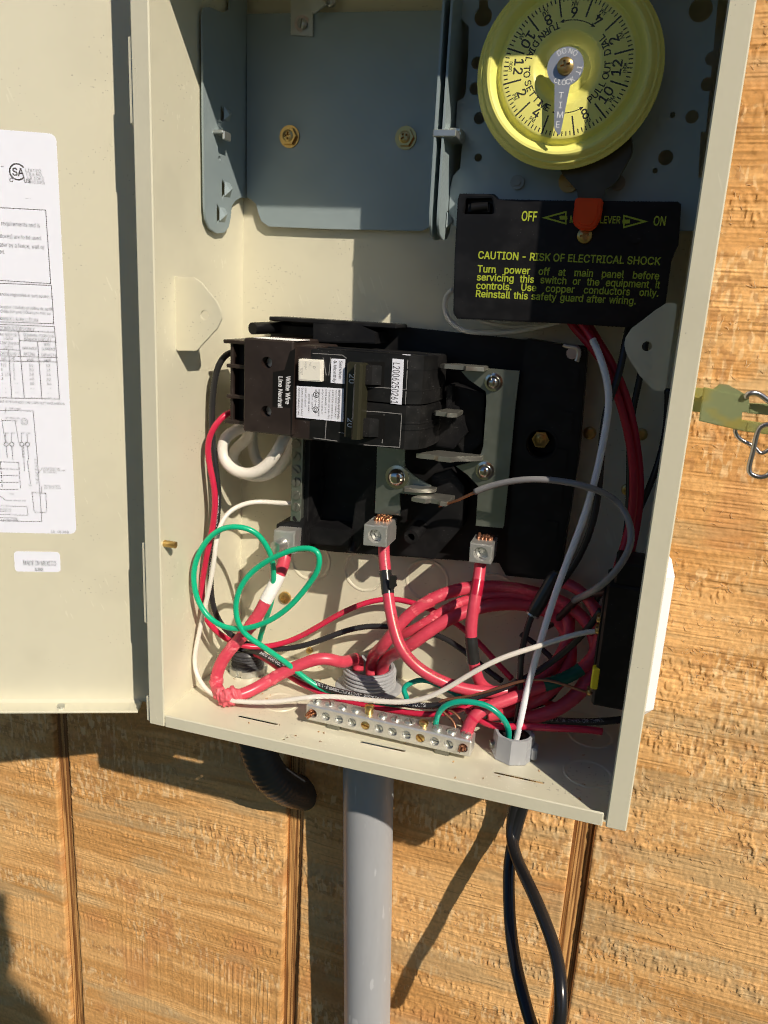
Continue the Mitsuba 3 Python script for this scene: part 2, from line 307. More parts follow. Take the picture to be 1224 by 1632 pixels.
def splinters(n):
    out = []
    for _ in range(n):
        if rng.random() < .5: x, z = rng.uniform(-.21, .36), rng.uniform(-.28, 0.0)
        else: x, z = rng.uniform(.258, .36), rng.uniform(-.28, .42)
        if min(abs(x - g) for g in GX) < .007: continue
        if meshkit.noise(np.array([[x * 30, z * 90, 4.0]]))[0] < .45 and rng.random() < .75: continue
        L = rng.uniform(.0015, .0055); a = rng.normal(.5 * math.pi if rng.random() < .55 else 0.2, .5); d = np.array([math.cos(a), -rng.uniform(.05, .4), math.sin(a)])
        p0 = np.array([x, WY - .0001, z]); mid = p0 + d * L * .5 + rng.normal(0, .0003, 3); p1 = p0 + d * L + np.array([0, rng.uniform(-.0006, .0008), 0]); wv = unit(np.cross(d, EY)) * rng.uniform(.00010, .00024); dn = np.array([0, .0003, 0])
        V = np.array([p0 - wv, p0 + wv, mid - wv * .8, mid + wv * .8, p1, p0 + dn, mid + dn])
        out.append(trimesh.Trimesh(V, [[0, 1, 3], [0, 3, 2], [2, 3, 4], [0, 2, 6], [0, 6, 5], [1, 5, 6], [1, 6, 3], [2, 4, 6], [3, 6, 4]], process=False))
    return trimesh.util.concatenate(out)
part(wall, 'splinter', splinters(4200), 'splinter_wood', kind='stuff')

# ------------------------------------------------------------------ enclosure
box = thing('electrical_enclosure', 'open beige steel electrical box with its door swung to the left, full of wiring', 'electrical box')
BP = 'beige_paint'
part(box, 'back_panel', cbox(.003, W - .003, 0, .0015, -.001, TOP, .0002), BP)
part(box, 'side_wall', cbox(.0029, .0044, -D + .0005, .0008, -.001, TOP, .0002), BP)
part(box, 'side_wall', cbox(.2571, .2586, -D + .0005, .0008, -.001, TOP, .0002), BP)
part(box, 'top_panel', cbox(.0026, W - .0026, -D, .0012, TOP, TOP + .0015, .0002), BP)
fl = sbox(.0035, -D + .0006, .258, .0004)
for a, b in (((382, 1141), (441, 1153)), ((577, 1182), (643, 1197)), ((790, 1231), (864, 1248))):
    p, q = at_z(*a, 0), at_z(*b, 0); fl = fl.difference(LineString([(p[0], p[1]), (q[0], p[1])]).buffer(.0011, quad_segs=3))
for q in ((457, 1175), (452, 1178)): fl = fl.difference(Point(*at_z(*q, 0)[:2]).buffer(.0009))
part(box, 'floor_panel', oriented(ext(fl, .0006), (0, 0, -.0006), EX, EY, EZ), BP)
def flange(x0, x1):
    return join(cbox(x0, x1, -D, -D + .0014, -.0032, TOP + .02, .0006), cbox(x0 if x0 < .1 else x1 - .0014, (x0 if x0 < .1 else x1 - .0014) + .0014, -D + .0006, -D + .012, -.0032, TOP + .02, .0005))
part(box, 'flange', flange(0, .0097), BP, 35); part(box, 'flange', flange(FI, W), BP, 35)
part(box, 'front_lip', join(cbox(.0101, FI - .0014, -D, -D + .0014, -.0032, .0042, .0005)), BP, 35)
part(box, 'front_lip', cbox(.0101, FI - .0014, -D, -D + .0014, TOP - .0004, TOP + .012, .0005), BP, 35, label='upper front lip of the box')
def tab(pts, hole, rh, Y, x_in):
    p = pxpoly(pts, Y); p = p.buffer(-.0018).buffer(.0018, quad_segs=5).difference(pxcirc(*hole, rh, Y)); return front(p, Y, .0013, .0003)
part(box, 'mounting_tab', tab([(270, 440), (309, 442), (320, 450), (345, 481), (352, 496), (353, 508), (346, 523), (313, 559), (280, 559)], (326, 502), 6.5, -.0765, 0), BP)
part(box, 'mounting_tab', tab([(1080, 482), (1062, 483), (1045, 494), (1006, 524), (997, 538), (995, 548), (997, 560), (1003, 573), (1019, 598), (1041, 622), (1060, 625)], (1031, 552), 8, -.0765, 0), BP)
def ring(o, N, r, h=.00055, w=.0018):
    m = lathe([(r - w, -.0002), (r - w * .7, h * .55), (r - w * .3, h), (r, h), (r + w * .25, -.0002)], 48); N = unit(N); X = unit(np.cross(N, EZ if abs(N[2]) < .9 else EX)); return oriented(m, o, X, np.cross(N, X), N)
for px, py in ((495, 893), (581, 910), (681, 925), (788, 948), (893, 962), (322, 880)):
    c = at(px, py, 0); part(box, 'knockout', ring(c, -EY, .0137), BP, 40)
for px, py in ((937, 1233), (942, 1173), (447, 1119)): c = at_z(px, py, 0); part(box, 'knockout', ring(c, EZ, .0128 if px > 900 else .011), BP, 40)
for px, py in ((455, 952), (703, 995), (940, 690)):
    part(box, 'screw', screw_head(at(px, py, 0), -EY, .0042 if px != 940 else .0036, .0022, 'phillips', turn=20), 'gold_zinc', 30, label='gold screw in the back panel')
for px, py in ((1022, 692), (1000, 780), (1003, 880)): part(box, 'screw', screw_head(at(px, py, 0), -EY, .0034, .002, 'phillips', turn=30), 'gold_zinc', 30)
part(box, 'screw', cyl(at_x(262, 866, .0044), at_x(262, 866, .0044) + EX * .007, .0019, 12), 'gold_zinc', 30, label='gold screw tip poking through the left wall')
part(box, 'screw', screw_head(at(494, 1036, 0), -EY, .0022, .003, None), 'gold_zinc', 30)
# hinge leaves on the left flange
for z0, z1 in ((at(205, 195, -D)[2], at(205, 55, -D)[2]), (-.0030, at(233, 1113, -D)[2]), (at(231, 996, -D)[2], at(227, 868, -D)[2])):
    part(box, 'hinge', join(cbox(-.0022, .0002, -D + .002, -D + .004, z0, z1, .0004), cyl((-.0026, -.0895, z0), (-.0026, -.0895, z1), .0018, 14), cbox(-.0032, -.0018, -D + .0025, -.0895, z0, z1, .0003)), BP, 35)

# door, swung open about its hinge; built on (u along the door, n towards the room, z)
def on_door(m): return oriented(m, DH, DU, EZ, DN)            # local x = u, y = z, z = outwards
DZ0, DZ1, DL = at_door(150, 1137.5, .0125)[1] + .0006, .3925, .262
part(box, 'door', on_door(ext(rectp(.003, DL, DZ0 + .0004, DZ1, .001), .0013)).apply_translation(-DN * .0013), BP, 35)
D_ = f'{box}__door'
lz = at_door(100, 1114)[1]; DE = at_door(221, 1136, .011)[0]
lip = join(on_door(tm(cbox(DE, DL, DZ0 - .0006, DZ0 + .0010, -.001, .0125, .0005))), on_door(tm(hull([(DE + .0027, lz, 0), (DL, lz, 0), (DE, DZ0 + .001, .0), (DL, DZ0 + .001, 0), (DE + .0027, lz - .0018, .0022), (DL, lz - .0018, .0022), (DE, DZ0 + .0008, .0026), (DL, DZ0 + .0008, .0026)]))))
part(D_, 'bottom_lip', lip, BP, 35)
q = at_door(104, 1133); part(D_, 'screw', on_door(tm(cyl((q[0], DZ0 + .0004, .0075), (q[0], DZ0 - .0006 + .003, .0075), .0022, 14))), 'galvanized', 30)
def dtext(px, py, text, h, width=None, bold=False, par=None):
    u, z = at_door(px, py); o = DH + DU * u + EZ * z + DN * .00022; return text_on(text, h, o, -DU, EZ, .00005, bold, width)
LU0, LZ0 = at_door(122, 851); LZ1 = at_door(85, 213)[1]; LU1 = LU0 + .108
part(D_, 'instruction_label', on_door(ext(rectp(LU0, LU1, LZ0, LZ1, .0035), .0002)), 'label_paper', label='large white printed wiring label on the open door')
ink = []
def seg(a, b, w=.00035):
    a, b = np.array(at_door(*a)), np.array(at_door(*b)); ink.append(on_door(ext(LineString([a, b]).buffer(w / 2, cap_style='square'), .00005)).apply_translation(DN * .0002))
def poly(pts, w=.00035):
    for a, b in zip(pts[:-1], pts[1:]): seg(a, b, w)
def dash(a, b, n, w=.00035):
    a, b = np.array(a, float), np.array(b, float)
    for k in range(n): seg(a + (b - a) * (k / n), a + (b - a) * ((k + .6) / n), w)
def tx(px, py, s, hpx, wpx=None, bold=False):
    h = hpx / 3050.0; ink.append(dtext(px, py, s, h, None if wpx is None else wpx / 2750., bold))
c = at_door(28, 274); ink.append(on_door(ext(Point(c).buffer(.0041, quad_segs=12).difference(Point(c).buffer(.0034, quad_segs=12)).difference(sbox(c[0] - .005, c[1] - .0021, c[0] - .0012, c[1] + .0021)), .00005)).apply_translation(DN * .0002))
tx(19.5, 279.5, 'SA', 11, 16, True); tx(15, 290, 'C', 6, None, True); tx(38, 291, 'US', 6, 9, True); tx(0, 269, '-', 8)
for k, s in enumerate(('LISTED', 'FILE NO.', 'LR 1063', 'ENCLOSED')): tx(40 + 2 * k, 273.5 + 6.2 * k, s, 4.2, 22)
poly([(0, 331), (73, 335), (81, 452), (0, 447)]); poly([(0, 451.5), (82, 455), (86, 516), (0, 513)]); tx(40, 315.5, '__', 3, 8)
for px, py, s, w in ((2, 359, 'requirements and is', 53), (0, 379, 'boxes) are to be used.', 57), (0, 393, 'ater by a fence, wall or', 61), (0, 404, 'ent.', 7)): tx(px, py, s, 6.2, w)
for px, py, s, w in ((0, 471, 'ences régionales et sont soumis à', 73), (0, 491, 'on pour conduits et boîtes de sortie,', 75), (1, 498, "d'eau par une clôture, un mur ou", 70), (0, 510, 'MARQUÉ S À UNE CLÔTURE.', 55)): tx(px, py, s, 5.0, w)
poly([(0, 517), (87, 520.5), (95, 636), (0, 634)]); seg((0, 527), (88, 529.5)); poly([(30, 528), (32, 557), (39, 634)]); seg((32, 543), (90, 545)); poly([(60, 544), (67, 636)]); poly([(0, 557), (32, 558)]); seg((0, 567), (92, 570)); seg((0, 575), (92, 577)); poly([(14, 558), (19, 634)])
tx(0, 525.5, 'CONDUCTORS ONLY', 6, 49)
for px, py, s, w in ((0, 535, 'AX MOTOR', 24), (6, 541.5, 'LOAD', 13), (0, 548.5, 'CONTINUOUS', 27), (6, 555.5, 'DUTY)', 13), (0, 564.5, '240 V', 12), (16, 565.5, '120 V', 14), (37, 536, 'GENERAL PURPOSE', 43), (39, 542.5, 'BRANCH CIRCUIT', 38), (70, 551, 'MAX', 9), (36, 557, 'BREAKER', 21), (66, 558, 'CURRENT', 20), (38, 566, 'RATING', 16), (66, 567.5, 'CAPACITY', 21), (3, 574, 'HP', 6), (18, 574, 'HP', 6), (43, 575.5, 'AMP', 10), (70, 576.5, 'AMP', 10)): tx(px, py, s, 4.6, w)
for k, (a, b, c_, d_) in enumerate((('1/2', '1', '15', '12'), ('1', '2', '20', '16'), ('1 1/2', '3', '30', '24'), ('3', '5', '40', '32'), ('--', '--', '50', '44'), ('--', '--', '--', '--'), ('--', '--', '--', '--'), ('--', '--', '--', '--'))):
    y = 583.5 + 7.3 * k; tx(1 + .4 * k, y, a, 4.4); tx(20 + .5 * k, y, b, 4.4); tx(46 + .4 * k, y + .6, c_, 4.4); tx(73 + .4 * k, y + 1, d_, 4.4)
tx(0, 641.5, 'AS SPECIFIED ON CIRCUIT BREAKERS', 3.8, 93)
poly([(0, 654), (53, 655), (60, 735), (67, 831), (0, 830)], .0003); seg((10, 650), (8, 659), .00025); tx(14, 652, 'WIRING DIAGRAM', 2.6, 17); tx(8, 667, 'TIME SWITCH MOTOR', 2.6, 21)
c = at_door(39, 672); ink.append(on_door(ext(Point(c).buffer(.0019).difference(Point(c).buffer(.00165)).union(Point(c).buffer(.001).difference(Point(c).buffer(.0008))), .00005)).apply_translation(DN * .0002))
for px in (3, 24): poly([(px, 669), (px + 6, 705)], .00025)
dash((4, 670), (30, 671), 7)
for k, px in enumerate((10, 19, 35, 44)):
    c = at_door(px, 708); ink.append(on_door(ext(Point(c).buffer(.0013).difference(Point(c).buffer(.0009)), .00005)).apply_translation(DN * .0002)); dash((px, 712), (px + 2, 730 + 4 * (k % 2)), 5); poly([(px, 704), (px - 1, 690), (px + 4, 690)], .00025)
for y in (736, 747, 757.5, 768.5, 779.5): dash((0, y), (31, y + .8), 6)
dash((1, 737), (4, 779), 6); dash((30, 737), (33, 780), 6); dash((44, 735), (49, 772), 8); dash((38, 712), (39, 752), 8); poly([(46, 772), (47, 774), (51, 774)], .0003)
for y in range(8): tx(54 + .4 * y, 734 + 5.3 * y, '=', 5, 4)
seg((67, 747), (59, 757), .00025); seg((67, 775), (66, 785), .00025); dash((51, 785), (74, 786), 5); dash((51, 785), (55, 816), 6); dash((73, 786), (75, 816), 6); dash((55, 816), (75, 816.5), 5)
for px, py, s, w in ((68, 747, 'PROVISION FOR', 25), (69, 750, 'ADDITIONAL GROUND', 33), (69, 753.5, 'BAR AS REQUIRED', 20), (70, 775, 'PROVISION FOR', 24), (70, 778.5, 'GFCI RECEPTACLE', 25), (15, 788, 'LOAD', 7), (21, 798.5, 'NEUTRAL BAR', 19), (0, 812, 'SEE NOTE FOR', 17), (0, 815.5, 'BREAKER TYPE', 17)): tx(px, py, s, 2.3, w)
poly([(0, 806), (43, 807), (45, 821), (0, 820)], .00025); poly([(0, 825), (27, 825.5), (28, 831)], .0003); tx(1, 829.5, '60A 240VAC MAX', 3.0, 25); seg((0, 790), (9, 797), .00025); seg((9, 797), (19, 797.5), .00025); tx(81, 849, '15-01388', 4.2, 27)
part(D_, 'label_print', join(ink), 'black_ink', label='black print, tables and wiring diagram on the large label')
a, b = at_door(22, 880), at_door(97, 911)
part(D_, 'origin_sticker', on_door(ext(rectp(b[0], a[0], b[1] - .0003, a[1] + .0006, .002), .0002)), 'label_paper', label='small white sticker reading MADE IN MEXICO 130')
ink = []; tx(37, 900.5, 'MADE IN MEXICO', 8.5, 50.5); tx(55, 909.5, '130', 5.5, 13, True)
part(D_, 'sticker_print', join(ink), 'black_ink')
# latch on the right wall
part(box, 'latch', join(front(pxpoly([(1088, 616), (1122, 619), (1118, 657), (1084, 655)], -.0465), -.0465, .0014, .0004), cbox(.2586, .2632, -.052, -.038, .190, .208, .0004), front(pxpoly([(1122, 617), (1193, 633), (1195, 645), (1193, 658), (1183, 657), (1182, 669), (1191, 671), (1187, 688), (1114, 671)], -.0530, .0003), -.0530, .0018, .0005), hull(np.vstack([[at(x, y, Y) for x, y in ((1136, 620), (1147, 612), (1160, 613), (1191, 630), (1191, 634))] for Y in (-.0525, -.0512)]))), 'yellow_chromate', 30, label='yellow zinc draw latch on the right side of the box')
L_ = f'{box}__latch'
for pts in ([(1194, 643), (1240, 645), (1240, 663), (1192, 659)], [(1190, 671), (1240, 678), (1240, 695), (1187, 688)]):
    part(L_, 'bail_arm', front(pxpoly(pts, -.0490), -.0490, .0040, .0006), 'yellow_chromate', 30)
part(L_, 'wire_bail', tube(spline([(1250, 674, -.060), (1226, 676, -.060), (1213, 680, -.060), (1207, 690, -.060), (1200, 720, -.060), (1194, 745, -.060), (1195, 753, -.060), (1202, 758, -.060), (1216, 760, -.060), (1226, 755, -.060), (1236, 735, -.060)]), .00115, 12), 'wire_steel', True)
part(L_, 'wire_bail', tube(spline([(1172, 684, -.0495), (1173, 692, -.049), (1185, 703, -.048), (1204, 714, -.048), (1212, 722, -.048), (1226, 716, -.048), (1245, 706, -.048)]), .0010, 12), 'wire_steel', True)
part(L_, 'wire_bail', tube(spline([(1189, 634, -.0535), (1192, 628, -.0545), (1202, 626, -.054), (1213, 630, -.053), (1250, 652, -.052)]), .0013, 12), 'wire_steel', True)
# white receptacle on the outside of the right wall, its black body inside
rec = thing('receptacle', 'white outdoor outlet box on the right wall of the beige box, black body inside', 'outlet')
xo = at(1068, 942, -.06)[0]; z1 = at(1060, 908, -.075)[2]; z0 = at(1040, 1126, -.06)[2]
part(rec, 'cover', cbox(.2588, xo, -.075, -.038, z0, z1, .004), 'white_plastic', label='white plastic cover outside the box')
bx0 = at(958, 1000, -.055)[0]; bz1 = at(990, 932, -.066)[2]; bz0 = at(955, 1115, -.06)[2]
part(rec, 'body', join(cbox(bx0, .257, -.068, -.04, bz0, bz1, .0012), cbox(bx0 + .003, .257, -.066, -.042, bz1 - .001, bz1 + .011, .001), cbox(bx0 - .0012, bx0 + .001, -.062, -.046, bz0 + .006, bz1 - .006, .0005)), 'black_plastic', label='black receptacle body inside the box')
q = at(957, 1080, -.066); part(rec, 'paint_mark', cbox(bx0 - .0016, bx0 + .002, -.0688, -.064, q[2] - .006, q[2] + .006, .0007), 'yellow_mark')
for py in (985, 1003, 1104): q = at(957, py, -.06); part(rec, 'terminal_screw', screw_head((bx0 - .001, -.06, q[2]), -EX, .0028, .002, 'slot', turn=40), 'gold_zinc', 30)

# ------------------------------------------------------------------ bracket of blue-grey steel
BS, YB = 'blue_steel', -.0045
br = thing('mounting_bracket', 'blue-grey folded steel bracket with an empty bay left of the yellow dial', 'bracket')
bp = pxpoly([(393, 22), (393, 314), (400, 318), (408, 325), (411, 338), (416, 352), (428, 361), (525, 365), (672, 368), (684, 362), (700, 362), (716, 16)], YB)
part(br, 'back_plate', front(bp.buffer(-.001).buffer(.001), YB, .0012, .0002), BS, 35)
def yz(pts, X): return Polygon([at_x(x, y, X)[[1, 2]] for x, y in pts])
XL = .0075
side = yz([(394, 18), (394, 316), (384, 315), (376, 320), (370, 328), (368, 347), (365, 362), (358, 371), (346, 372), (334, 364), (328, 350), (326, 330), (324, 180), (323, 22), (326, 13), (335, 11), (350, 18), (358, 20), (366, 15), (368, -10), (394, -10)], XL).buffer(0)
holes = [Polygon([at_x(x, y, XL)[[1, 2]] for x, y in q]) for q in (((352, 168), (352, 196), (364, 184)), ((354, 286), (354, 318), (365, 300)), ((346, 325), (346, 357), (356, 344)))] + [Point(*at_x(350, 252, XL)[[1, 2]]).buffer(.0011)]
part(br, 'side_flange', prism_x(side.difference(unary_union(holes)), XL - .0011, .0011, .0003), BS, 35)
side2 = Polygon([(y, z) for y, z in side.exterior.coords])
XR1, XR2 = .1322, .1364
part(br, 'side_flange', prism_x(side2, XR1 - .0008, .0011, .0003), BS, 35)
part(br, 'side_flange', prism_x(side2.buffer(-.0004), XR2 - .0012, .0011, .0003), BS, 35, label='second flange beside the timer plate')
for X in (XL, XR1, XR2):
    for q, hz in (((360, 182), 14), ((361, 302), 16), ((353, 342), 16)):
        c = at_x(*q, XL); s = hz * .00024
        part(br, 'lance', hull([(X, c[1] + .004, c[2] - s), (X, c[1] + .004, c[2] + s), (X + .0004, c[1] - .003, c[2] - s), (X + .0004, c[1] - .003, c[2] + s), (X + .0030, c[1] - .001, c[2] - s * .2), (X + .0034, c[1] + .0008, c[2] + s * .2)]), BS)
    c = at_x(345, 211, XL); part(br, 'clip', join(cbox(X - .001, X + .0058, c[1] - .004, c[1] + .006, c[2] - .0012, c[2] + .0006, .0004), cbox(X + .0048, X + .0062, c[1] - .003, c[1] + .005, c[2] - .004, c[2] + .0004, .0004)), 'galvanized', 30)
for q, tn in (((462, 218), 0), ((647, 220), 35)):
    part(br, 'screw', join(screw_head(at(*q, YB), -EY, .0043, .0034, 'phillips', hexr=.0050, hexh=.0030, turn=tn), cyl(at(*q, YB) - EY * .0001, at(*q, YB) - EY * .0009, .0060, 28)), 'gold_zinc', 30)
ck = pxpoly([(463, -20), (498, -20), (498, 57), (463, 55)], -.0068)
part(br, 'clip', join(front(ck, -.0068, .0018, .0003), front(pxpoly([(466, -30), (480, -30), (520, 6), (500, 22)], -.012), -.012, .0012, .0003)), 'galvanized', 30, label='small metal clip at the top of the bracket')
part(br, 'screw', join(cyl(at(482, 38, -.0068), at(482, 38, -.0077), .0042, 28), screw_head(at(482, 38, -.0077), -EY, .0026, .0018, 'slot', turn=80)), 'galvanized', 30)
part(br, 'screw', screw_head(at(528, 3, -.004), -EY, .0030, .0024, 'phillips', turn=10), 'galvanized', 30)

# ------------------------------------------------------------------ time switch
YP = -.032
ts = thing('time_switch', 'yellow round dial timer on a blue-grey plate with a black caution cover below', 'timer')
pl = pxpoly([(716, -60), (735, -60), (735, 29), (741, 36), (747, 42), (746, 88), (742, 148), (738, 156), (729, 161), (726, 204), (737, 210), (738, 214), (733, 268), (722, 280), (717, 300), (715, 348), (720, 358), (730, 362), (1108, 368), (1113, 366), (1124, 220), (1150, -60)], YP)
hs = [pxcirc(*q, r, YP) for *q, r in ((770, 26, 14), (1117, 15, 19), (1135, 93, 11), (1128, 134, 11), (1103, 186, 10.5), (1072, 183, 4.6), (1061, 251, 12), (1044, 272, 4.5), (762, 251, 6), (760, 100, 9), (757, 141, 9), (764, 188, 9), (1034, -6, 5))] + [pxpoly([(764, -20), (777, -20), (778, 20), (763, 20)], YP), pxpoly([(1117, 210), (1126, 210), (1124, 283), (1113, 283)], YP)]
part(ts, 'mounting_plate', front(pl.difference(unary_union(hs)), YP, .0011, .0003), BS, 35)
part(ts, 'clip', cbox(*sorted((at(690, 210, -.052)[0], at(727, 210, -.052)[0])), -.0525, -.034, at(700, 218, -.052)[2], at(700, 206, -.052)[2], .0004), 'galvanized', 30)
for q, r in (((825, 291), .0034), ((985, 292), .0034), ((907, 290), .005)):
    part(ts, 'rivet', join(cyl(at(*q, YP), at(*q, YP) - EY * .0016, r, 24), cyl(at(*q, YP), at(*q, YP) - EY * .0024, r * .55, 6)), 'dull_steel' if r < .004 else 'gold_zinc', 30)
DC = np.array([.1915, -.0515, .3404])
part(ts, 'motor_drum', cyl((DC[0], YP, DC[2] - .002), (DC[0], -.050, DC[2] - .002), .028, 48), 'galvanized', 30)
prof = [(0, .0012), (.0065, .0012), (.0100, .0018), (.0128, .0042), (.0142, .0054), (.0155, .0058), (.0280, .0058), (.0291, .0054), (.0300, .0042), (.0308, .0030), (.0315, .0027), (.0323, .0033), (.0334, .0048), (.0345, .0056), (.0356, .0057), (.0367, .0050), (.0376, .0036), (.0381, .0030), (.0385, .0031), (.0390, .0029), (.0397, .0014), (.0404, .0006), (.0411, .0002), (.0413, -.0004), (.0409, -.0009), (.038, -.0006), (0, -.0006)]
dial = part(ts, 'dial', oriented(lathe(prof, 120), DC, EX, EZ, -EY), 'yellow_paint', 25, label='yellow round 24-hour dial')
FY = DC[1] - .0058
ink = []
def ring_pos(deg, r): a = math.radians(deg + 2.0); return np.array([DC[0] + r * math.sin(a), FY - .00005, DC[2] + r * math.cos(a)])
def ring_char(deg, r, s, h, wmax=None, bold=True):
    a = math.radians(deg + 2.0); up = np.array([-math.sin(a), 0, -math.cos(a)]); X = np.array([-math.cos(a), 0, math.sin(a)])
    m = meshkit.text_mesh(s, h, .00005, bold=bold); w = m.bounds[1][0] + m.bounds[0][0]
    if wmax: m.apply_scale([wmax / w, 1, 1]); w = wmax
    ink.append(oriented(m, ring_pos(deg, r) - X * w / 2 - up * h / 2, X, up, np.cross(X, up)))
for k in range(12):
    deg = 30 * k; s = ('6', '4', '2', '12', '10', '8', '6', '4', '2', '12', '10', '8')[k]; sub = ('AM', 'AM', 'AM', 'nite', 'PM', 'PM', 'PM', 'PM', 'PM', 'noon', 'AM', 'AM')[k]
    if k != 6: ring_char(deg, .0215, s, .0041, None, True); ring_char(deg, .0248, sub, .0018, .0030 if len(sub) < 3 else .0042, True)
def bar_at(deg, r0, r1, w):
    a, b = ring_pos(deg, r0), ring_pos(deg, r1); ink.append(front(LineString([a[[0, 2]], b[[0, 2]]]).buffer(w / 2, cap_style='flat'), FY - .00008, .0001))
for k in range(96):
    if (k + 4) % 8 == 0: bar_at(k * 3.75, .0203, .0284, .0007)
    else: bar_at(k * 3.75, .0262 if k % 4 else .0258, .0281, .0005)
def arc_text(s, d0, r, h, step):
    d = d0
    for ch in s:
        if ch != ' ': ring_char(d, r, ch, h, None, True)
        d -= step * (.62 if ch in 'I ' else .45 if ch == ' ' else 1.0)
arc_text('TURN', 338, .0176, .0028, 8.2); arc_text('DIAL', 301, .0176, .0028, 8.2); arc_text('TO', 268, .0176, .0028, 8.2); arc_text('SET', 248, .0176, .0028, 8.2); arc_text('TIME', 222, .0176, .0028, 8.2)
arc_text('PULL', 136, .0176, .0028, 8.2); arc_text('OUT', 101, .0176, .0028, 8.2); arc_text('DIAL', 70, .0176, .0028, 8.2)
for d0, d1 in ((-16, 30), (150, 190)):
    pts = [ring_pos(d, .0186)[[0, 2]] for d in np.linspace(d0, d1, 20)]; ink.append(front(LineString(pts).buffer(.0002), FY - .00008, .0001))
    for d, s in ((d0, 1), (d1, -1)):
        p = ring_pos(d - 2 * s, .0186)[[0, 2]]; ink.append(front(Polygon([p, ring_pos(d + 4 * s, .0194)[[0, 2]], ring_pos(d + 4 * s, .0178)[[0, 2]]]), FY - .00008, .0001))
part(ts, 'dial__dial_print', join(ink), 'dial_ink')
PYY = -.0625
pt = unary_union([pxcirc(901, 106, 29, PYY, 16), pxpoly([(884, 118), (883, 200), (884, 207), (890, 215), (893, 213), (908, 138), (913, 118)], PYY)]).buffer(.0006).buffer(-.0006)
part(ts, 'dial__pointer', front(pt, PYY, .0008, .0002), 'pointer_metal', 30, label='silver keyhole-shaped time pointer')
pc = at(901, 106, PYY)
part(ts, 'dial__spindle', cyl((pc[0], PYY + .0007, pc[2]), (pc[0], DC[1], pc[2]), .0046, 24), 'galvanized', 30)
part(ts, 'dial__screw', screw_head((pc[0], PYY, pc[2]), -EY, .0036, .0024, 'phillips', turn=15), 'gold_zinc', 30)
ink = []
for k, ch in enumerate('TIME'):
    o = at(889.5 - 1.6 * k + (2 if ch == 'I' else 0), 157 + 15.5 * k, PYY - .00003); ink.append(text_on(ch, .0026, o, EX, EZ, .00005))
for k, (ch, d) in enumerate((('D', -32), ('O', -12), ('N', 14), ('O', 34), ('I', 94), ('T', 112), ('C', 212), ('L', 196), ('O', 180), ('C', 164), ('K', 146))):
    a = math.radians(d); flip = 1 if abs(d) < 120 else -1; r = .0063
    up = np.array([math.sin(a), 0, math.cos(a)]) * flip; X = np.array([math.cos(a), 0, -math.sin(a)]) * flip; m = meshkit.text_mesh(ch, .0021, .00005); w = m.bounds[1][0]
    ink.append(oriented(m, np.array([pc[0], PYY - .00003, pc[2]]) + np.array([math.sin(a), 0, math.cos(a)]) * r - X * w / 2 - up * .00105, X, up, np.cross(X, up)))
part(ts, 'dial__pointer_print', join(ink), 'white_ink')
YL = -.0445
part(ts, 'lever', join(front(pxpoly([(880, 240), (1006, 215), (1007, 248), (986, 286), (965, 302), (962, 320), (922, 320), (919, 303), (896, 277)], YL, .0005), YL, .0010, .0003), tube(spline([(1004, 214, YL - .0010), (1007, 228, YL - .0006), (1006, 247, YL - .0006), (996, 264, YL - .0006), (985, 284, YL - .0006), (966, 301, YL - .0006)]), .0004, 8)), 'lever_steel', 30, label='galvanized trip lever under the dial')
tp = pxpoly([(919, 314), (958, 315), (961, 320), (958, 344), (950, 360), (942, 366), (925, 366), (914, 357), (912, 350), (916, 318)], -.0500, .0012)
part(ts, 'lever__tip', front(tp, -.0500, .0062, .0022), 'red_tip', 40, label='orange-red plastic lever tip')
YG = -.0410
gp = pxpoly([(732, 308), (788, 309), (791, 313), (792, 317), (878, 319), (1080, 321), (1086, 325), (1084, 358), (1081, 392), (1078, 396), (1070, 418), (1061, 483), (1058, 519), (1001, 522), (905, 516), (728, 508), (722, 498), (724, 410), (729, 318)], YG).buffer(.0004).buffer(-.0004)
rc = pxpoly([(742, 316), (784, 315), (788, 341), (737, 341)], YG, .001)
part(ts, 'safety_guard', join(front(gp.difference(rc), YG, .0085, .0007), front(gp.buffer(-.0004), YG + .0060, .0024)), 'guard_plastic', 30, label='black plastic guard printed with a caution in yellow-green')
part(ts, 'safety_guard__terminal', join(cyl(at(752, 331, YG + .003), at(778, 329, YG + .003), .0023, 14), cbox(*sorted((at(745, 330, YG + .004)[0], at(783, 330, YG + .004)[0])), YG + .003, YG + .0062, at(760, 338, YG)[2], at(760, 322, YG)[2], .0005)), 'black_plastic', 30)
part(ts, 'safety_guard__screw', screw_head(at(932, 376, YG), -EY, .0037, .0024, 'phillips', turn=10), 'gold_zinc', 30)
part(ts, 'safety_guard__post', cyl(at(1012, 378, YG), at(1012, 378, YG) - EY * .0012, .003, 20), 'guard_plastic', 30)
ink = []
def gtext(px0, py0, px1, py1, s, hpx, bold=False):
    a, b = at(px0, py0, YG - .00006), at(px1, py1, YG - .00006); X = unit(b - a); ink.append(text_on(s, hpx * .000333, a, X, np.cross(-EY, X) * 1.0 if np.cross(-EY, X)[2] > 0 else np.cross(X, -EY), .00006, bold, np.linalg.norm(b - a)))
gtext(830, 351.5, 855, 352.5, 'OFF', 13, True); gtext(907, 355, 988, 356, 'MANUAL LEVER', 9.5, True); gtext(1040, 359, 1060, 359.5, 'ON', 12, True)
gtext(761, 412, 1052, 422.5, 'CAUTION - RISK OF ELECTRICAL SHOCK', 10.5, True)
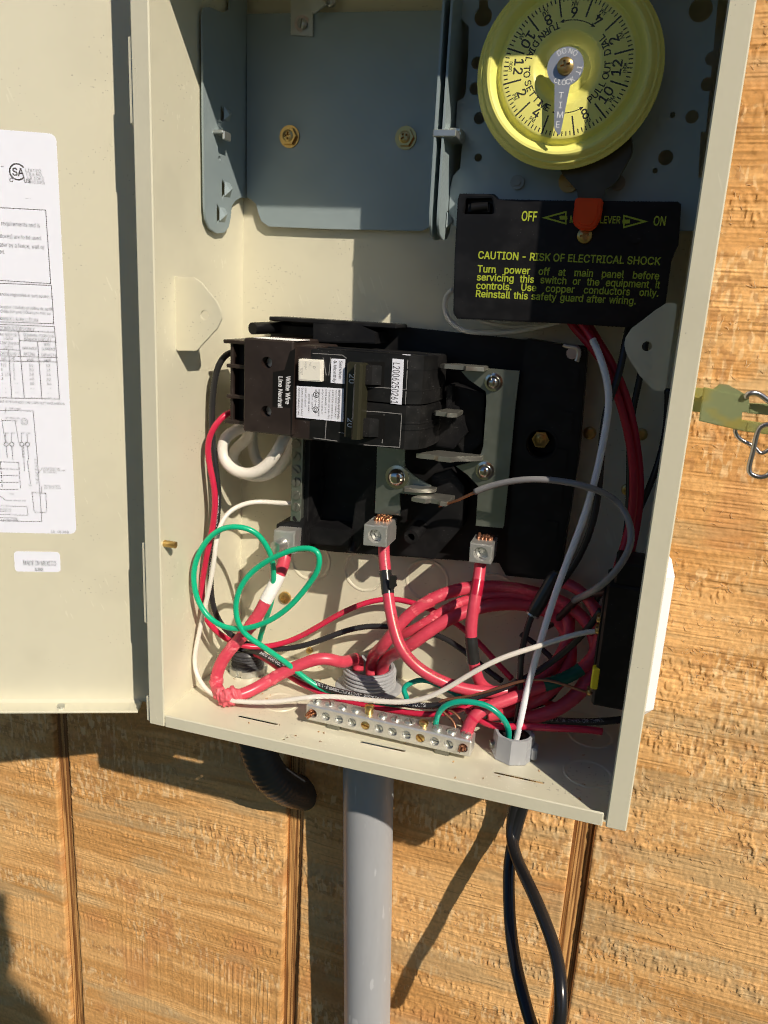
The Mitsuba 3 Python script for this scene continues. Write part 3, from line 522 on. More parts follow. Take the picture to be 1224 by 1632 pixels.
def just(px0, py0, px1, py1, s, hpx):
    ws = s.split(' '); w = [meshkit.text_mesh(q, 1.0, .1).bounds[1][0] for q in ws]; nat = sum(w); L = px1 - px0; g = .30; sc = min(L / (nat + g * (len(ws) - 1) * 1.0), hpx * 1.02); gap = (L - nat * sc) / max(1, len(ws) - 1); x = px0
    for q, wk in zip(ws, w):
        f0, f1 = (x - px0) / L, (x + wk * sc - px0) / L; gtext(x, py0 + (py1 - py0) * f0, x + wk * sc, py0 + (py1 - py0) * f1, q, hpx, True); x += wk * sc + gap
just(760, 433.5, 1050, 445.5, 'Turn power off at main panel before', 10); just(759, 446.5, 1051, 459.5, 'servicing this switch or the equipment it', 10)
just(758, 460, 1049, 472.5, 'controls. Use copper conductors only.', 10); just(757, 473, 1013, 485, 'Reinstall this safety guard after wiring.', 10)
def arrow(x, y, s):
    o = pxpoly([(x, y), (x + 40 * s, y - 11), (x + 40 * s, y + 11)], YG - .00012); ink.append(front(o.difference(o.buffer(-.00075)), YG - .00012, .0001)); ink.append(front(pxpoly([(x + 28 * s, y - 3), (x + 40 * s, y - 3), (x + 40 * s, y + 3), (x + 28 * s, y + 3)], YG - .00012).buffer(0), YG - .00012, .0001) if 0 else front(pxpoly([(x + 29 * s, y - 3), (x + 41 * s, y - 3), (x + 41 * s, y + 3), (x + 29 * s, y + 3)], YG - .00016), YG - .00016, .0001))
arrow(863, 347, 1); arrow(1033, 353, -1)
part(ts, 'safety_guard__caution_print', join(ink), 'lime_print')

# ------------------------------------------------------------------ load centre interior
BPL = 'black_plastic'
lc = thing('breaker_base', 'black plastic breaker base with tin busbars, lugs and a neutral bar', 'breaker base')
base = pxpoly([(428, 512), (575, 512), (650, 522), (935, 552), (922, 735), (892, 927), (806, 918), (795, 898), (530, 880), (478, 872), (462, 850), (465, 700), (440, 620)], -.006)
bolt_holes = [pxcirc(550, 862, 6.5, -.006), pxcirc(836, 902, 7, -.006)]
part(lc, 'base_plate', front(base.difference(unary_union(bolt_holes)), -.006, .0055, .0008), BPL, 35)
def block(pts, Y, t, bev=.0008): return front(pxpoly(pts, Y), Y, t, bev)
rail = pxpoly([(838, 540), (930, 556), (935, 565), (921, 735), (890, 920), (888, 926), (812, 914), (806, 905), (821, 660)], -.024)
part(lc, 'right_rail', front(rail.difference(pxcirc(862, 708, 23, -.024, 16)), -.024, .019, .0012), BPL, 35)
part(lc, 'right_rail__rim', oriented(lathe([(.0080, 0), (.0090, 0), (.0090, .0008), (.0080, .0008)], 40), at(862, 708, -.024) , EX, EZ, -EY), BPL, 30)
part(lc, 'screw', join(screw_head(at(862, 700, -.012), -EY, .0042, .0026, 'phillips', hexr=.0050, hexh=.0022)), 'gold_zinc', 30)
for k, (x0, y0) in enumerate(((906, 585), (896, 655), (887, 715), (880, 770), (872, 830))):
    part(lc, 'right_rail__rib', block([(x0, y0), (x0 + 18, y0 + 2), (x0 + 15, y0 + 36), (x0 - 3, y0 + 33)], -.0252, .002, .0005), BPL)
part(lc, 'right_rail__retainer', join(cyl(at(912, 563, -.024), at(912, 563, -.031), .0030, 18), tube(spline([(898, 549, -.030), (908, 552, -.030), (921, 556, -.030), (922, 566, -.030), (919, 576, -.030)]), .0013, 10)), 'galvanized', 30, label='bright clip and stud at the top right corner')
# moulded walls of the base
part(lc, 'top_wall', join(cbox(at(440, 512, -.018)[0], at(640, 512, -.018)[0], -.028, -.005, at(600, 520, -.018)[2] - .0005, at(600, 520, -.018)[2] + .0020, .0006), block([(498, 515), (574, 519), (598, 530), (598, 548), (498, 545)], -.030, .024)), BPL, 35)
q0, q1 = at(405, 519, -.034), at(405, 519, -.012)
part(lc, 'stud_post', join(cyl((q0[0], -.036, q0[2] - .0015), (q0[0] + .010, -.006, q0[2] - .0005), .0034, 20), cbox(q0[0], at(500, 515, -.02)[0], -.018, -.006, q0[2] - .0048, q0[2] + .0012, .0006)), BPL, 30)
left = [(480, 700), (600, 700), (597, 800), (560, 870), (484, 868)]
part(lc, 'left_trough', join(block([(484, 700), (492, 700), (490, 868), (482, 866)], -.030, .025), block([(480, 838), (560, 846), (556, 872), (478, 866)], -.026, .021), block([(566, 800), (600, 760), (598, 830), (566, 880), (556, 872)], -.022, .017), block([(503, 760), (514, 762), (514, 786), (503, 784)], -.011, .006)), BPL, 35)
part(lc, 'centre_ridge', join(block([(700, 640), (728, 650), (744, 690), (722, 716), (694, 712)], -.025, .020), block([(688, 758), (718, 748), (740, 776), (736, 840), (690, 892), (628, 884), (640, 850), (684, 800)], -.022, .017), block([(712, 614), (720, 614), (718, 680), (708, 680)], -.028, .023), block([(722, 612), (772, 628), (768, 705), (742, 730), (716, 690), (718, 640)], -.018, .013)), BPL, 35)
tubec = (at(655, 856, -.038), at(676, 832, -.014)); part(lc, 'post', oriented(lathe([(.0022, 0), (.0042, 0), (.0042, .021), (.0022, .021)], 24), tubec[0], *(lambda z: (unit(np.cross(z, EZ)), np.cross(z, unit(np.cross(z, EZ))), z))(unit(tubec[1] - tubec[0]))), BPL, 30)
part(lc, 'post', cyl(at(560, 880, -.022), at(574, 830, -.014), .0028, 16), BPL, 30)
YU = -.0300
part(lc, 'busbar', front(pxpoly([(735, 592), (760, 586), (828, 591), (821, 650), (811, 761), (803, 838), (801, 842), (758, 838), (762, 775), (745, 757), (726, 743), (763, 734), (770, 711), (775, 640), (774, 624), (748, 606)], YU), YU, .0018, .0003), 'busbar_tin', 35)
part(lc, 'busbar', front(pxpoly([(601, 690), (645, 690), (645, 745), (662, 760), (686, 774), (690, 784), (668, 790), (637, 786), (638, 822), (597, 818), (600, 750)], YU), YU, .0018, .0003), 'busbar_tin', 35)
for bk, q, r, mt in (('', (787, 609), .0036, 'nickel'), ('', (773, 750), .0038, 'nickel'), ('', (633, 760), .0050, 'nickel')):
    c = at(*q, YU); part(lc, 'bolt', join(oriented(lathe([(0, 0), (r * 1.35, 0), (r * 1.35, .0008), (r, .0010), (r, .0022), (r * .86, .0036), (r * .5, .0045), (0, .0048)], 28), c, EX, EZ, -EY)), mt, 50)
def stab(x0, y0, x1, y1, Yf, tk=.0022, prof=None):
    a, b = at(x0, y0, Yf), at(x1, y1, Yf); L = b[0] - a[0]; z = (a[2] + b[2]) / 2
    n = prof or [(0, .002), (.12, 0), (.55, 0), (.62, -.002), (.8, -.0015), (1, .001)]
    pts = [(a[0] + L * f, Yf + d) for f, d in n] + [(b[0], YU + .0008), (a[0] + L * .25, YU + .0008)]
    return prism_z(Polygon(pts).buffer(0), z - tk / 2, z + tk / 2, .0004)
part(lc, 'stab', stab(700, 584, 771, 588, -.043), 'stab_steel', 35); part(lc, 'stab', stab(690, 658, 728, 663, -.046), 'stab_steel', 35)
part(lc, 'stab', stab(662, 732, 762, 731, -.046, .0026, [(0, .001), (.08, 0), (.3, .0005), (.38, -.002), (.58, -.002), (.66, .003), (.8, .006), (1, .012)]), 'stab_steel', 35)
part(lc, 'stab', join(stab(640, 786, 690, 779, -.040, .0022, [(0, .002), (.1, -.001), (.6, .001), (.9, .004), (1, .007)]), stab(655, 798, 715, 801, -.046, .0024, [(0, .001), (.12, 0), (.4, -.001), (.5, .002), (.72, .001), (.8, -.002), (.95, -.001), (1, .003)])), 'stab_steel', 35, label='cut stab that a bare wire end touches')
def lug(pts, back, hole, Yf, dpt, strands, r=.0040):
    p = pxpoly(pts, Yf); c = at(*hole, Yf)
    b = man(front(p, Yf, dpt, .0006)) - man(cyl((c[0], Yf - .01, c[2]), (c[0], Yf + .0072, c[2]), r, 28))
    k = part(lc, 'lug', tm(b), 'aluminium', 30)
    part(lc, f'{k.split("__")[1]}__set_screw', join(cyl((c[0], Yf + .0058, c[2]), (c[0], Yf + .0080, c[2]), r * .99, 24), oriented(lathe([(r * .55, 0), (r, 0), (r, .0008), (r * .55, .0008)], 6), (c[0], Yf + .0058, c[2]), EX, EZ, -EY)), 'galvanized', 30)
    cu = []
    for j in range(16):
        a = (-.0033 + .0022 * (j % 4) + .0005 * (j // 4 % 2)), (-.0030 + .0019 * (j // 4)); z = p.bounds[3]; x = (p.bounds[0] + p.bounds[2]) / 2 + a[0]; y = Yf + dpt * .58 + a[1]; e = rng.normal(0, .00025, 2)
        cu.append(tube(np.array([[x, y + .001, z - .004], [x + e[0], y + .0018, z + .0005], [x + 2 * e[0], y + .0034 + e[1], z + .0008 + rng.uniform(0, .0009)]]), .00092, 8))
    part(lc, f'{k.split("__")[1]}__copper_end', join(cu), strands, True)
    return k
lug([(580, 836), (617, 839), (616, 873), (578, 869)], None, (597, 855), -.048, .019, 'copper')
lug([(749, 865), (785, 870), (782, 900), (747, 896)], None, (766, 883), -.043, .018, 'copper_dark')
# neutral bar on the left
xb0, xb1 = at(464, 760, -.034)[0], at(481, 760, -.034)[0]; zb0, zb1 = at(470, 832, -.034)[2], at(470, 690, -.034)[2]
nb = part(lc, 'neutral_bar', cbox(xb0, xb1, -.034, -.024, zb0, zb1, .0005), 'busbar_tin')
for py, tn in ((707, 30), (727, 60), (748, -40), (768, 90), (789, 45), (808, 80)):
    part(lc, 'neutral_bar__screw', screw_head(at(472.5, py, -.034), -EY, .0027, .0012, 'slot', turn=tn, dome=False), 'dull_steel', 30)
part(lc, 'neutral_bar__hole', cyl(at(471, 826, -.0341), at(471, 826, -.0338), .0018, 16), 'slot_black')
part(lc, 'neutral_support', join(block([(440, 836), (484, 826), (486, 880), (466, 880), (464, 846), (440, 846)], -.034, .028), cbox(xb1, xb1 + .003, -.030, -.006, zb0, zb1, .0006), cbox(xb0 + .0005, xb1, -.0245, -.006, zb0, zb1, .0006)), BPL, 35)
k = part(lc, 'neutral_lug', front(pxpoly([(436, 845), (470, 848), (468, 884), (434, 880)], -.044), -.044, .016, .0008), 'aluminium', 30)
q = at(452, 866, -.044); part(lc, 'neutral_lug__set_screw', join(cyl(q, q + np.array([-.0020, -.0065, -.0006]), .0036, 24), screw_head(q + np.array([-.0020, -.0065, -.0006]), (-.3, -1, -.1), .0036, .0008, 'slot', turn=40, dome=False)), 'galvanized', 30)

# ------------------------------------------------------------------ circuit breaker
bk = thing('circuit_breaker', 'two-pole black and brown circuit breaker with a cream test button', 'circuit breaker')
Y1, ZT, ZB = -.0620, .2101, .1621
xl, xm = at(464, 600, Y1)[0], at(500, 600, Y1)[0]; xr = .1287; zm = at(642, 645, Y1)[2]
bodyp = Polygon([(xm, Y1), (xr, Y1), (xr + .0012, Y1 + .001), (xr + .0042, Y1 + .003), (.1352, Y1 + .005), (.1375, -.050), (.1390, -.036), (.1390, -.020), (xm - .012, -.020), (xm - .012, Y1 + .006)])
part(bk, 'pole', prism_z(bodyp, zm + .0004, ZT, .0007), 'breaker_plastic', 30); part(bk, 'pole', prism_z(bodyp.buffer(-.0002), ZB, zm - .0004, .0007), 'breaker_plastic', 30)
part(bk, 'test_module', join(cbox(xl - .0005, xm + .0002, Y1 + .0012, -.022, ZB - .0006, ZT + .0012, .0008)), 'brown_plastic', 30)
x0, x1 = at(388, 600, -.0655)[0], at(466, 600, -.0655)[0]; zt, zb_ = at(430, 541, -.0655)[2], at(430, 692, -.0655)[2]
hb = man(cbox(x0, x1, -.0655, -.028, zb_, zt, .0008))
for q in ((425, 578), (424, 656)): c = at(*q, -.0655); hb = hb - man(cyl((c[0], -.08, c[2]), (c[0], -.0585, c[2]), .0031, 24))
part(bk, 'terminal_module', tm(hb), 'brown_plastic', 30, label='dark brown terminal end reading Line Neutral White Wire')
for q in ((425, 578), (424, 656)):
    c = at(*q, -.0655); part(bk, 'terminal_module__screw', screw_head((c[0], -.0587, c[2]), -EY, .0028, .0012, 'slot', turn=20, dome=False), 'galvanized', 30)
part(bk, 'terminal_module__inset', front(pxpoly([(435, 593), (453, 590), (462, 560), (470, 556), (464, 697), (464, 697), (463, 650), (434, 648)], -.0657), -.0657, .0004), 'slot_black')
xq = at(371, 600, -.056)[0]
part(bk, 'wire_comb', join(cbox(xq - .0006, xq + .0012, -.058, -.036, zb_ + .004, zt - .002, .0004), *[cbox(at(px, 600, -.056)[0], x0 + .002, -.060, -.036, z - .0010, z + .0010, .0004) for px, z in ((361, zt - .003), (366, at(366, 582, -.056)[2]), (366, at(366, 630, -.056)[2]), (363, zb_ + .0035))]), 'brown_plastic', 30)
part(bk, 'wire_comb__core', cbox(xq + .0012, x0 + .002, -.052, -.036, zb_ + .004, zt - .003, .0004), 'black_plastic')
part(bk, 'top_sticker', oriented(ext(Polygon([(x0 + .004, -.062), (x1 + .001, -.063), (x1 + .001, -.045), (x0 + .004, -.047)]), .0002), (0, 0, zt), EX, EY, EZ), 'white_tape', label='pale sticker on the top of the terminal end')
part(bk, 'test_button', front(pxpoly([(475, 572), (513, 574), (512.5, 609), (475, 607)], Y1 - .0030, .0006), Y1 - .0030, .0045, .0008), 'cream_plastic', 30, label='cream square test button')
def vprint(holder, name, items, Y, mat):
    part(holder, name, join([text_on(s, w * .00033, at(x, y, Y - .00005), -EZ, EX, .00005, b, L * .00033 if L else None) for x, y, s, w, L, b in items]), mat)
vprint(bk, 'test_button__mark', [(479, 585, 'TEST', 3.5, None, False), (486, 577, 'PUSH', 3.0, None, False), (493, 577, 'TO', 3.0, None, False), (499, 583, 'O', 4, None, True)], Y1 - .0030, 'seam_grey')
def sticker(name, pts, lab=None): return part(bk, name, front(pxpoly(pts, Y1 - .0002), Y1 - .0002, .00025), 'label_paper', label=lab)
sticker('rating_label', [(473, 615), (548, 619.5), (547, 672.5), (472.5, 665)], 'white rating label with fine print'); sticker('month_label', [(528, 571.5), (550, 572.5), (549, 612), (527, 610)], 'small white label with blue print')
sticker('serial_label', [(625.5, 571.5), (643.7, 573), (640, 645), (622.5, 643)], 'white serial label L2006250261')
vprint(bk, 'serial_label__print', [(626.5, 577, 'L2006250261', 11.5, 63, False)], Y1 - .0003, 'black_ink')
fine = [(539, 619 + 1, 'TEST MONTHLY: USE', 2.2, 48, False)]
for k in range(13): fine.append((475.5 + 5.4 * k, 617.5 + .35 * k + (9 if k in (3, 4) else 0), ('CIRCUIT BREAKER TYPE', 'CLASS A GROUND FAULT', '240 VAC 60 HZ', 'AIR COND. & HEAT', '20 A  10 KA', '120/240 V', 'USE COPPER WIRE', '60/75 C ONLY', 'WIRE RANGE 14-8', 'TORQUE 20 LB-IN', 'LISTED E38116', 'CAUTION TURN OFF', 'BEFORE WIRING')[k], 2.4, (44, 46, 30, 30, 24, 40, 44, 40, 38, 46, 46, 44, 44)[k], False))
vprint(bk, 'rating_label__print', fine, Y1 - .0003, 'black_ink')
ul = [oriented(ext(Point(0, 0).buffer(.0017).difference(Point(0, 0).buffer(.00135)), .00005), at(x, y, Y1 - .0003), EX, EZ, -EY) for x, y in ((504, 629), (503, 653))]
part(bk, 'rating_label__marks', join(ul, text_on('CE', .0014, at(501, 650, Y1 - .0003), -EZ, EX, .00005, True), text_on('UL', .0012, at(502.5, 626.5, Y1 - .0003), -EZ, EX, .00005, True)), 'black_ink')
vprint(bk, 'month_label__print', [(541, 574.5, 'Service', 5, 28, False), (532, 574.5, '& Monthly', 5, 34, False)], Y1 - .0003, 'black_ink')
vprint(bk, 'terminal_module__print', [(444, 599, 'Line Neutral', 7.5, 51, True), (456, 599, 'White Wire', 7.5, 45, True)], -.0657, 'white_ink')
# handles, recesses and seams
hx0, hx1 = at(549, 600, -.069)[0], at(579, 600, -.069)[0]; hz1, hz0 = at(560, 578, -.069)[2], at(560, 699, -.069)[2]
part(bk, 'handle', join(prism_z(Polygon([(hx0, Y1 + .001), (hx0, -.0655), (hx0 + .0008, -.0660), (hx0 + .0050, -.0660), (hx0 + .0056, -.0705), (hx0 + .0066, -.0715), (hx1 - .0012, -.0715), (hx1, -.0700), (hx1 + .0004, Y1 + .001)]), hz0, hz1, .0008)), 'handle_plastic', 30, label='black double handle marked 20 on both poles')
part(bk, 'handle__print', join(text_on('20', .0030, (hx0 + .0016, -.06605, hz1 - .0055), -EZ, EX, .00005, True), text_on('20', .0030, (hx0 + .0016, -.06605, hz0 + .0105), -EZ, EX, .00005, True)), 'white_ink')
for y0, y1 in ((576, 617), (661, 700)):
    part(bk, 'handle_recess', front(pxpoly([(579, y0), (613.5, y0 + 1), (612, y1), (578, y1 - 2)], Y1 - .00015), Y1 - .00015, .0002), 'slot_black')
    part(bk, 'handle_root', prism_z(Polygon([(hx1 - .001, Y1 + .001), (hx1, -.0660), (hx1 + .0035, -.0655), (hx1 + .0075, Y1 - .0003), (hx1 + .0075, Y1 + .001)]), at(600, y1 - 4, Y1)[2], at(600, y0 + 6, Y1)[2], .0006), 'breaker_plastic')
for z0 in (ZT - .0068, zm + .0075, zm - .0095, ZB + .0105):
    part(bk, 'side_rib', prism_z(bodyp.intersection(sbox(xr - .001, -.08, .2, -.03)).buffer(.00035), z0 - .0003, z0 + .0003), 'breaker_plastic')
part(bk, 'top_ridge', tm(cbox(xm + .001, xr - .004, Y1 + .0006, Y1 + .0016, ZT - .0002, ZT + .0008, .0003)), 'breaker_plastic'); part(bk, 'top_ridge', tm(cbox(xm + .001, xr + .006, -.046, -.045, ZT - .0002, ZT + .0009, .0003)), 'breaker_plastic')
part(bk, 'top_print', join(text_on('GROUND FAULT 120/240V~ 10kA', .0024, (xm + .0145, -.0535, ZT), EX, EY, .00006, True, .024), text_on('TYPE HACR SWD 20A', .0024, (xm + .0145, -.0575, ZT), EX, EY, .00006, True, .024)), 'white_ink')
part(bk, 'top_sticker', oriented(ext(sbox(xr - .007, -.058, xr - .001, -.0555), .0002), (0, 0, ZT), EX, EY, EZ), 'label_paper')
sm = []
def seam(a, b, Y=Y1, w=.00030): p, q = at(*a, Y - .00006), at(*b, Y - .00006); sm.append(front(LineString([p[[0, 2]], q[[0, 2]]]).buffer(w / 2), Y - .00012, .0002))
for a, b in (((498, 563), (546, 566)), ((546, 566), (552, 571)), ((581, 617), (613, 618)), ((613, 618), (648, 621)), ((578, 655), (611, 657)), ((611, 657), (640, 660)), ((540, 689), (578, 696)), ((612, 661), (609, 706)), ((640, 662), (637, 712)), ((500, 698), (537, 703)), ((520, 671), (518, 700)), ((650, 574), (646, 644)), ((580, 709), (637, 713)), ((515, 570), (520, 598)), ((524, 598), (527, 570))): seam(a, b)
part(bk, 'moulding_line', join(sm), 'seam_grey')

ch = []
for _ in range(60):
    q = np.array([rng.uniform(.012, .245), -rng.uniform(.004, .098), .0003]); a_ = rng.uniform(0, 3.1); L_c = rng.uniform(.0006, .0022); v = np.array([math.cos(a_), math.sin(a_), 0]); w_ = np.array([-v[1], v[0], 0]) * rng.uniform(.0002, .0005)
    ch.append(hull([q - v * L_c / 2 - w_, q - v * L_c / 2 + w_, q + v * L_c / 2 + w_ * .4, q + v * L_c / 2 - w_ * .4, q + np.array([0, 0, rng.uniform(.0002, .0006)])]))
scene['wood_chips'] = mikit.ply(join(ch), 'groove_wood'); labels['wood_chips'] = {'label': 'tiny brown chips and grit scattered on the floor of the beige box', 'category': 'debris', 'kind': 'stuff'}
# ------------------------------------------------------------------ fittings in the floor, conduits
pcx = at_z(588, 1093, 0); ptop = at(590, 1064, pcx[1])[2]
cd = thing('grey_conduit', 'grey plastic conduit pipe rising into the bottom of the box', 'conduit')
pa, pb = np.array([pcx[0], pcx[1], -.0015]), at(586, 1240, pcx[1]); pd = at(585, 1640, pcx[1] + .004)
axis = unit(pa - pd); pe = pd - axis * .35
def orient_axis(prof, o, z, n=48): z = unit(z); x = unit(np.cross(z, EY)); return oriented(lathe(prof, n), o, x, np.cross(z, x), z)
part(cd, 'pipe', tube(np.linspace(pe, pa, 60), .0167, 56), 'pvc_grey', True)
part(cd, 'coupling', orient_axis([(.0150, -.030), (.0182, -.030), (.0192, -.029), (.0192, -.0018), (.0150, -.0018)], pa, axis), 'pvc_grey', 40)
th = []
for k in range(5): z = .0005 + k * (ptop - .0005) / 5; p_ = (ptop - .0005) / 5; th += [(.0156, z), (.0169, z + p_ * .30), (.0169, z + p_ * .60), (.0156, z + p_ * .95)]
part(cd, 'threaded_end', orient_axis([(.0135, .0005)] + th + [(.0160, ptop + .001), (.0152, ptop + .0016), (.0135, ptop + .0012)], (pcx[0], pcx[1], 0), EZ, 64), 'pvc_grey', 30)
part(cd, 'clear_cement', orient_axis([(.012, .0002), (.0215, .0002), (.0200, .0012), (.0165, .0016), (.012, .0012)], (pcx[0], pcx[1], 0), EZ), 'pvc_grey', 40)
lq = at_z(395, 1068, 0)
fx = thing('flexible_conduit', 'black flexible conduit curving from under the box back to the wall', 'conduit')
_h = spline([np.array([lq[0], lq[1], -.0012]), np.array([lq[0] + .0005, lq[1] - .001, -.018]), at(424, 1225, -.022), at(450, 1252, -.010), at(474, 1262, .006), at(496, 1266, .030)], .0006)
part(fx, 'hose', tube(_h, .0118 + .00012 * np.sin(np.arange(len(_h)) * .0006 * 2 * np.pi / .0042), 40), 'liquidtight_dark', True)
part(fx, 'threaded_end', orient_axis([(.0078, .0003)] + [q for k in range(5) for q in ((.0098, .004 + k * .0022), (.0106, .0048 + k * .0022), (.0106, .0054 + k * .0022))] + [(.0098, .0155), (.0092, .0162), (.0078, .0160)], lq, EZ, 48), 'liquidtight_dark', 30)
nut = m3.Manifold.cylinder(.0042, .0128, .0128, 40) - m3.Manifold.cylinder(.01, .0099, .0099, 40).translate((0, 0, -.002))
for k in range(8): a = k * math.pi / 4; nut = nut - m3.Manifold.cube((.0028, .0034, .02), True).translate((.0128, 0, 0)).rotate((0, 0, 45 * k))
part(fx, 'locknut', oriented(nut, lq + EZ * .0003, EX, EY, EZ), 'galvanized', 30)
rq = at_z(816, 1203, 0); RH = .0142
cg = thing('cable_gland', 'grey hexagonal plastic cable gland in the floor of the box', 'cable gland')
hexm = m3.Manifold.cylinder(RH, .0114, .0110, 8) - m3.Manifold.cylinder(RH * 2, .0088, .0088, 36).translate((0, 0, -.002))
part(cg, 'hex_body', oriented(hexm, rq + EZ * .0003, EX, EY, EZ), 'pvc_grey', 20)
part(cg, 'inner_ring', orient_axis([(.0064, .001), (.0089, .001), (.0089, RH - .0022), (.0080, RH - .0028), (.0064, RH - .005)], rq, EZ), 'black_rubber', 30)
part(cg, 'clamp_screw', cyl(rq + np.array([-.0100, -.002, .0055]), rq + np.array([-.0122, -.0028, .0055]), .0024, 14), 'dull_steel', 30)
part(cg, 'lug_ear', tm(cbox(rq[0] + .0098, rq[0] + .0134, rq[1] - .004, rq[1] + .004, .0012, .0085, .001)), 'pvc_grey', 30)

# ------------------------------------------------------------------ grounding bar
gb = thing('grounding_bar', 'aluminium grounding bar with two rows of screws at the front of the floor', 'grounding bar')
A_, B_ = at_z(487, 1147, .0035), at_z(749, 1208, .0035); GXv = unit(B_ - A_); GYv = unit(np.cross(EZ, GXv)); LB = np.linalg.norm(B_ - A_); HB, DB = .0098, .0112
def gbar(m): return oriented(m, A_, GXv, GYv, EZ)
bar = cbox(0, LB, 0, DB, 0, HB, .0008); fr_u, tp_u = [], []
for k in range(12):
    u = .0042 + k * (LB - .0084) / 11; fr_u.append(u)
    bar = bar - m3.Manifold.cylinder(.006, .0026, .0026, 20).rotate((-90, 0, 0)).translate((u, -.001, HB * .5))
part(gb, 'bar', gbar(bar), 'aluminium', 30)
for u0 in (.012, LB - .02): part(gb, 'standoff', gbar(tm(cbox(u0, u0 + .008, .002, .009, -.0035, .0006, .0004))), 'dull_steel')
for k, u in enumerate(fr_u):
    if 0 < k < 11:
        gold = k in (4, 8)
        part(gb, 'screw', gbar(tm(oriented(screw_head((0, 0, 0), EZ, .0025, .0014, 'slot', turn=20 + 37 * k % 90, dome=True), (u, .0022 if not gold else .0012, HB * .5), EX, EZ, -EY))), 'gold_zinc' if gold else 'galvanized', 30)
    h_ = .0046 if k in (4,) else .0026 if k == 8 else .0012
    part(gb, 'top_screw', gbar(join(cyl((u, DB * .5, HB - .001), (u, DB * .5, HB + h_ - .001), .0024, 16), oriented(screw_head((0, 0, 0), EZ, .0027, .0015, 'slot', turn=31 * k), (u, DB * .5, HB + h_ - .0012), EX, EY, EZ))), 'gold_zinc' if k in (4, 8) else 'galvanized', 30)
for u, mt in ((fr_u[0], 'copper'), (fr_u[-1], 'copper_dark')):
    st = []
    for j in range(10):
        a = rng.uniform(0, 6.28); r_ = .0018 * math.sqrt(rng.random()); p0 = np.array([u + r_ * math.cos(a), .003, HB * .5 + r_ * math.sin(a)]); e = p0 + np.array([rng.normal(-.001 if mt == 'copper' else 0, .001), -.004 - rng.uniform(0, .003), rng.normal(0, .0008)])
        st.append(tube(np.array([p0, (p0 + e) / 2 + rng.normal(0, .0003, 3), e]), .00055, 7))
    part(gb, 'copper_end', gbar(join(st)), mt, True)

# ------------------------------------------------------------------ wiring
def clear(p, r, free=False):
    if isinstance(p, np.ndarray): return p
    if len(p) == 4: return at_z(p[0], p[1], p[3])
    Y = p[2]; q = at(p[0], p[1], Y)
    while not free and (q[0] < .0046 + r or q[1] > -.0002 - r or q[2] < .0002 + r) and Y > -.12: Y -= .0006; q = at(p[0], p[1], Y)
    return q
def cable(name, label, cat, pts, r, mat, group=None, free=False, wob=0.0, n=14, trim=None):
    P = spline([clear(p, r, free) for p in pts]); rr = r
    if wob: s = np.arange(len(P)); rr = r * (1 + wob * (meshkit.fbm(np.stack([s * .11, s * 0 + 3, s * 0], -1), 2) - .5))
    key = thing(name, label, cat, group); part(key, 'insulation', tube(P, rr, n), mat, True); return key, P
def near(P, px, py):
    q = (P - CAM) @ ROT.T; u = PX + FOCAL * q[:, 0] / q[:, 2]; v = PY + FOCAL * q[:, 1] / q[:, 2]; return int(np.argmin((u - px) ** 2 + (v - py) ** 2))
def band(key, P, r, a, b, name, mat, label=None, rough=0.0):
    i, j = sorted((near(P, *a), near(P, *b))); s = P[i:j + 1]; rr = r * 1.05 * np.ones(len(s))
    if rough: rr = rr * (1 + rough * meshkit.noise(np.stack([np.arange(len(s)) * .25, np.arange(len(s)) * 0., np.arange(len(s)) * 0.], -1)))
    return part(key, name, tube(s, rr, 18), mat, 40, label)
def wprint(key, P, r, s, frm, h, side=0.0, mat='white_ink', rev=False):
    i = near(P, *frm); Q = P[i:] if not rev else P[:i + 1][::-1]; part(key, 'print', wrap_text(Q, r, s, 0, h, side), mat)
CE = np.array([pcx[0], pcx[1], ptop])
RR = .0037
k, P = cable('red_cable', 'thick red cable with white tape band from the left lug into the grey conduit', 'cable', [(454, 872, -.037), (453, 893, -.041), (443, 920, -.045), (425, 955, -.050), (405, 990, -.054), (384, 1016, -.058), (362, 1042, -.062), (348, 1068, -.065), (345, 1092, -.068), (358, 1109, 'z', .0066), (384, 1107, 'z', .0068), (430, 1084, -.058), (480, 1059, -.050), (518, 1050, -.044), (546, 1055, -.036), CE + np.array([-.0088, -.0010, .0045]), CE + np.array([-.0080, .0005, -.004])], RR, 'red_insulation', wob=.06)
band(k, P, RR, (446, 915), (420, 956), 'tape', 'white_tape', 'white tape band')
band(k, P, RR, (398, 1000), (408, 984), 'scar', 'red_insulation', rough=.1)
def torn(key, P, r, a, b, amp, mat='pink_shavings', seed=0, cover=.5):
    i, j = sorted((near(P, *a), near(P, *b))); Q = P[i:j + 1]; L = np.r_[0, np.cumsum(np.linalg.norm(np.diff(Q, axis=0), axis=1))]; u = np.linspace(0, L[-1], max(8, int(L[-1] / .0004))); Q = np.stack([np.interp(u, L, Q[:, k]) for k in range(3)], 1)
    n = 28; m = tube(Q, r, n, cap=False); V = np.array(m.vertices).reshape(len(Q), n, 3); C = Q[:, None]; d = (V - C) / r
    f = meshkit.fbm(V * 420 + seed, 3); end = np.minimum(1, np.minimum(u, u[-1] - u) / (.25 * u[-1] + 1e-9))[:, None]
    rr = r * .96 + amp * np.clip((f - (1 - cover) + .12) * 4, 0, 1) * (.35 + 1.3 * meshkit.noise(V * 1100 + seed)) * end
    m.vertices = (C + d * rr[..., None]).reshape(-1, 3); part(key, 'frayed_insulation', m, mat, True)
torn(k, P, RR, (352, 1100), (384, 1108), .0022, seed=3, cover=.55); torn(k, P, RR, (347, 1072), (349, 1098), .0007, seed=5, cover=.4); torn(k, P, RR, (384, 1016), (366, 1036), .0005, seed=7, cover=.4); torn(k, P, RR, (425, 1086), (455, 1072), .0006, seed=9, cover=.4)
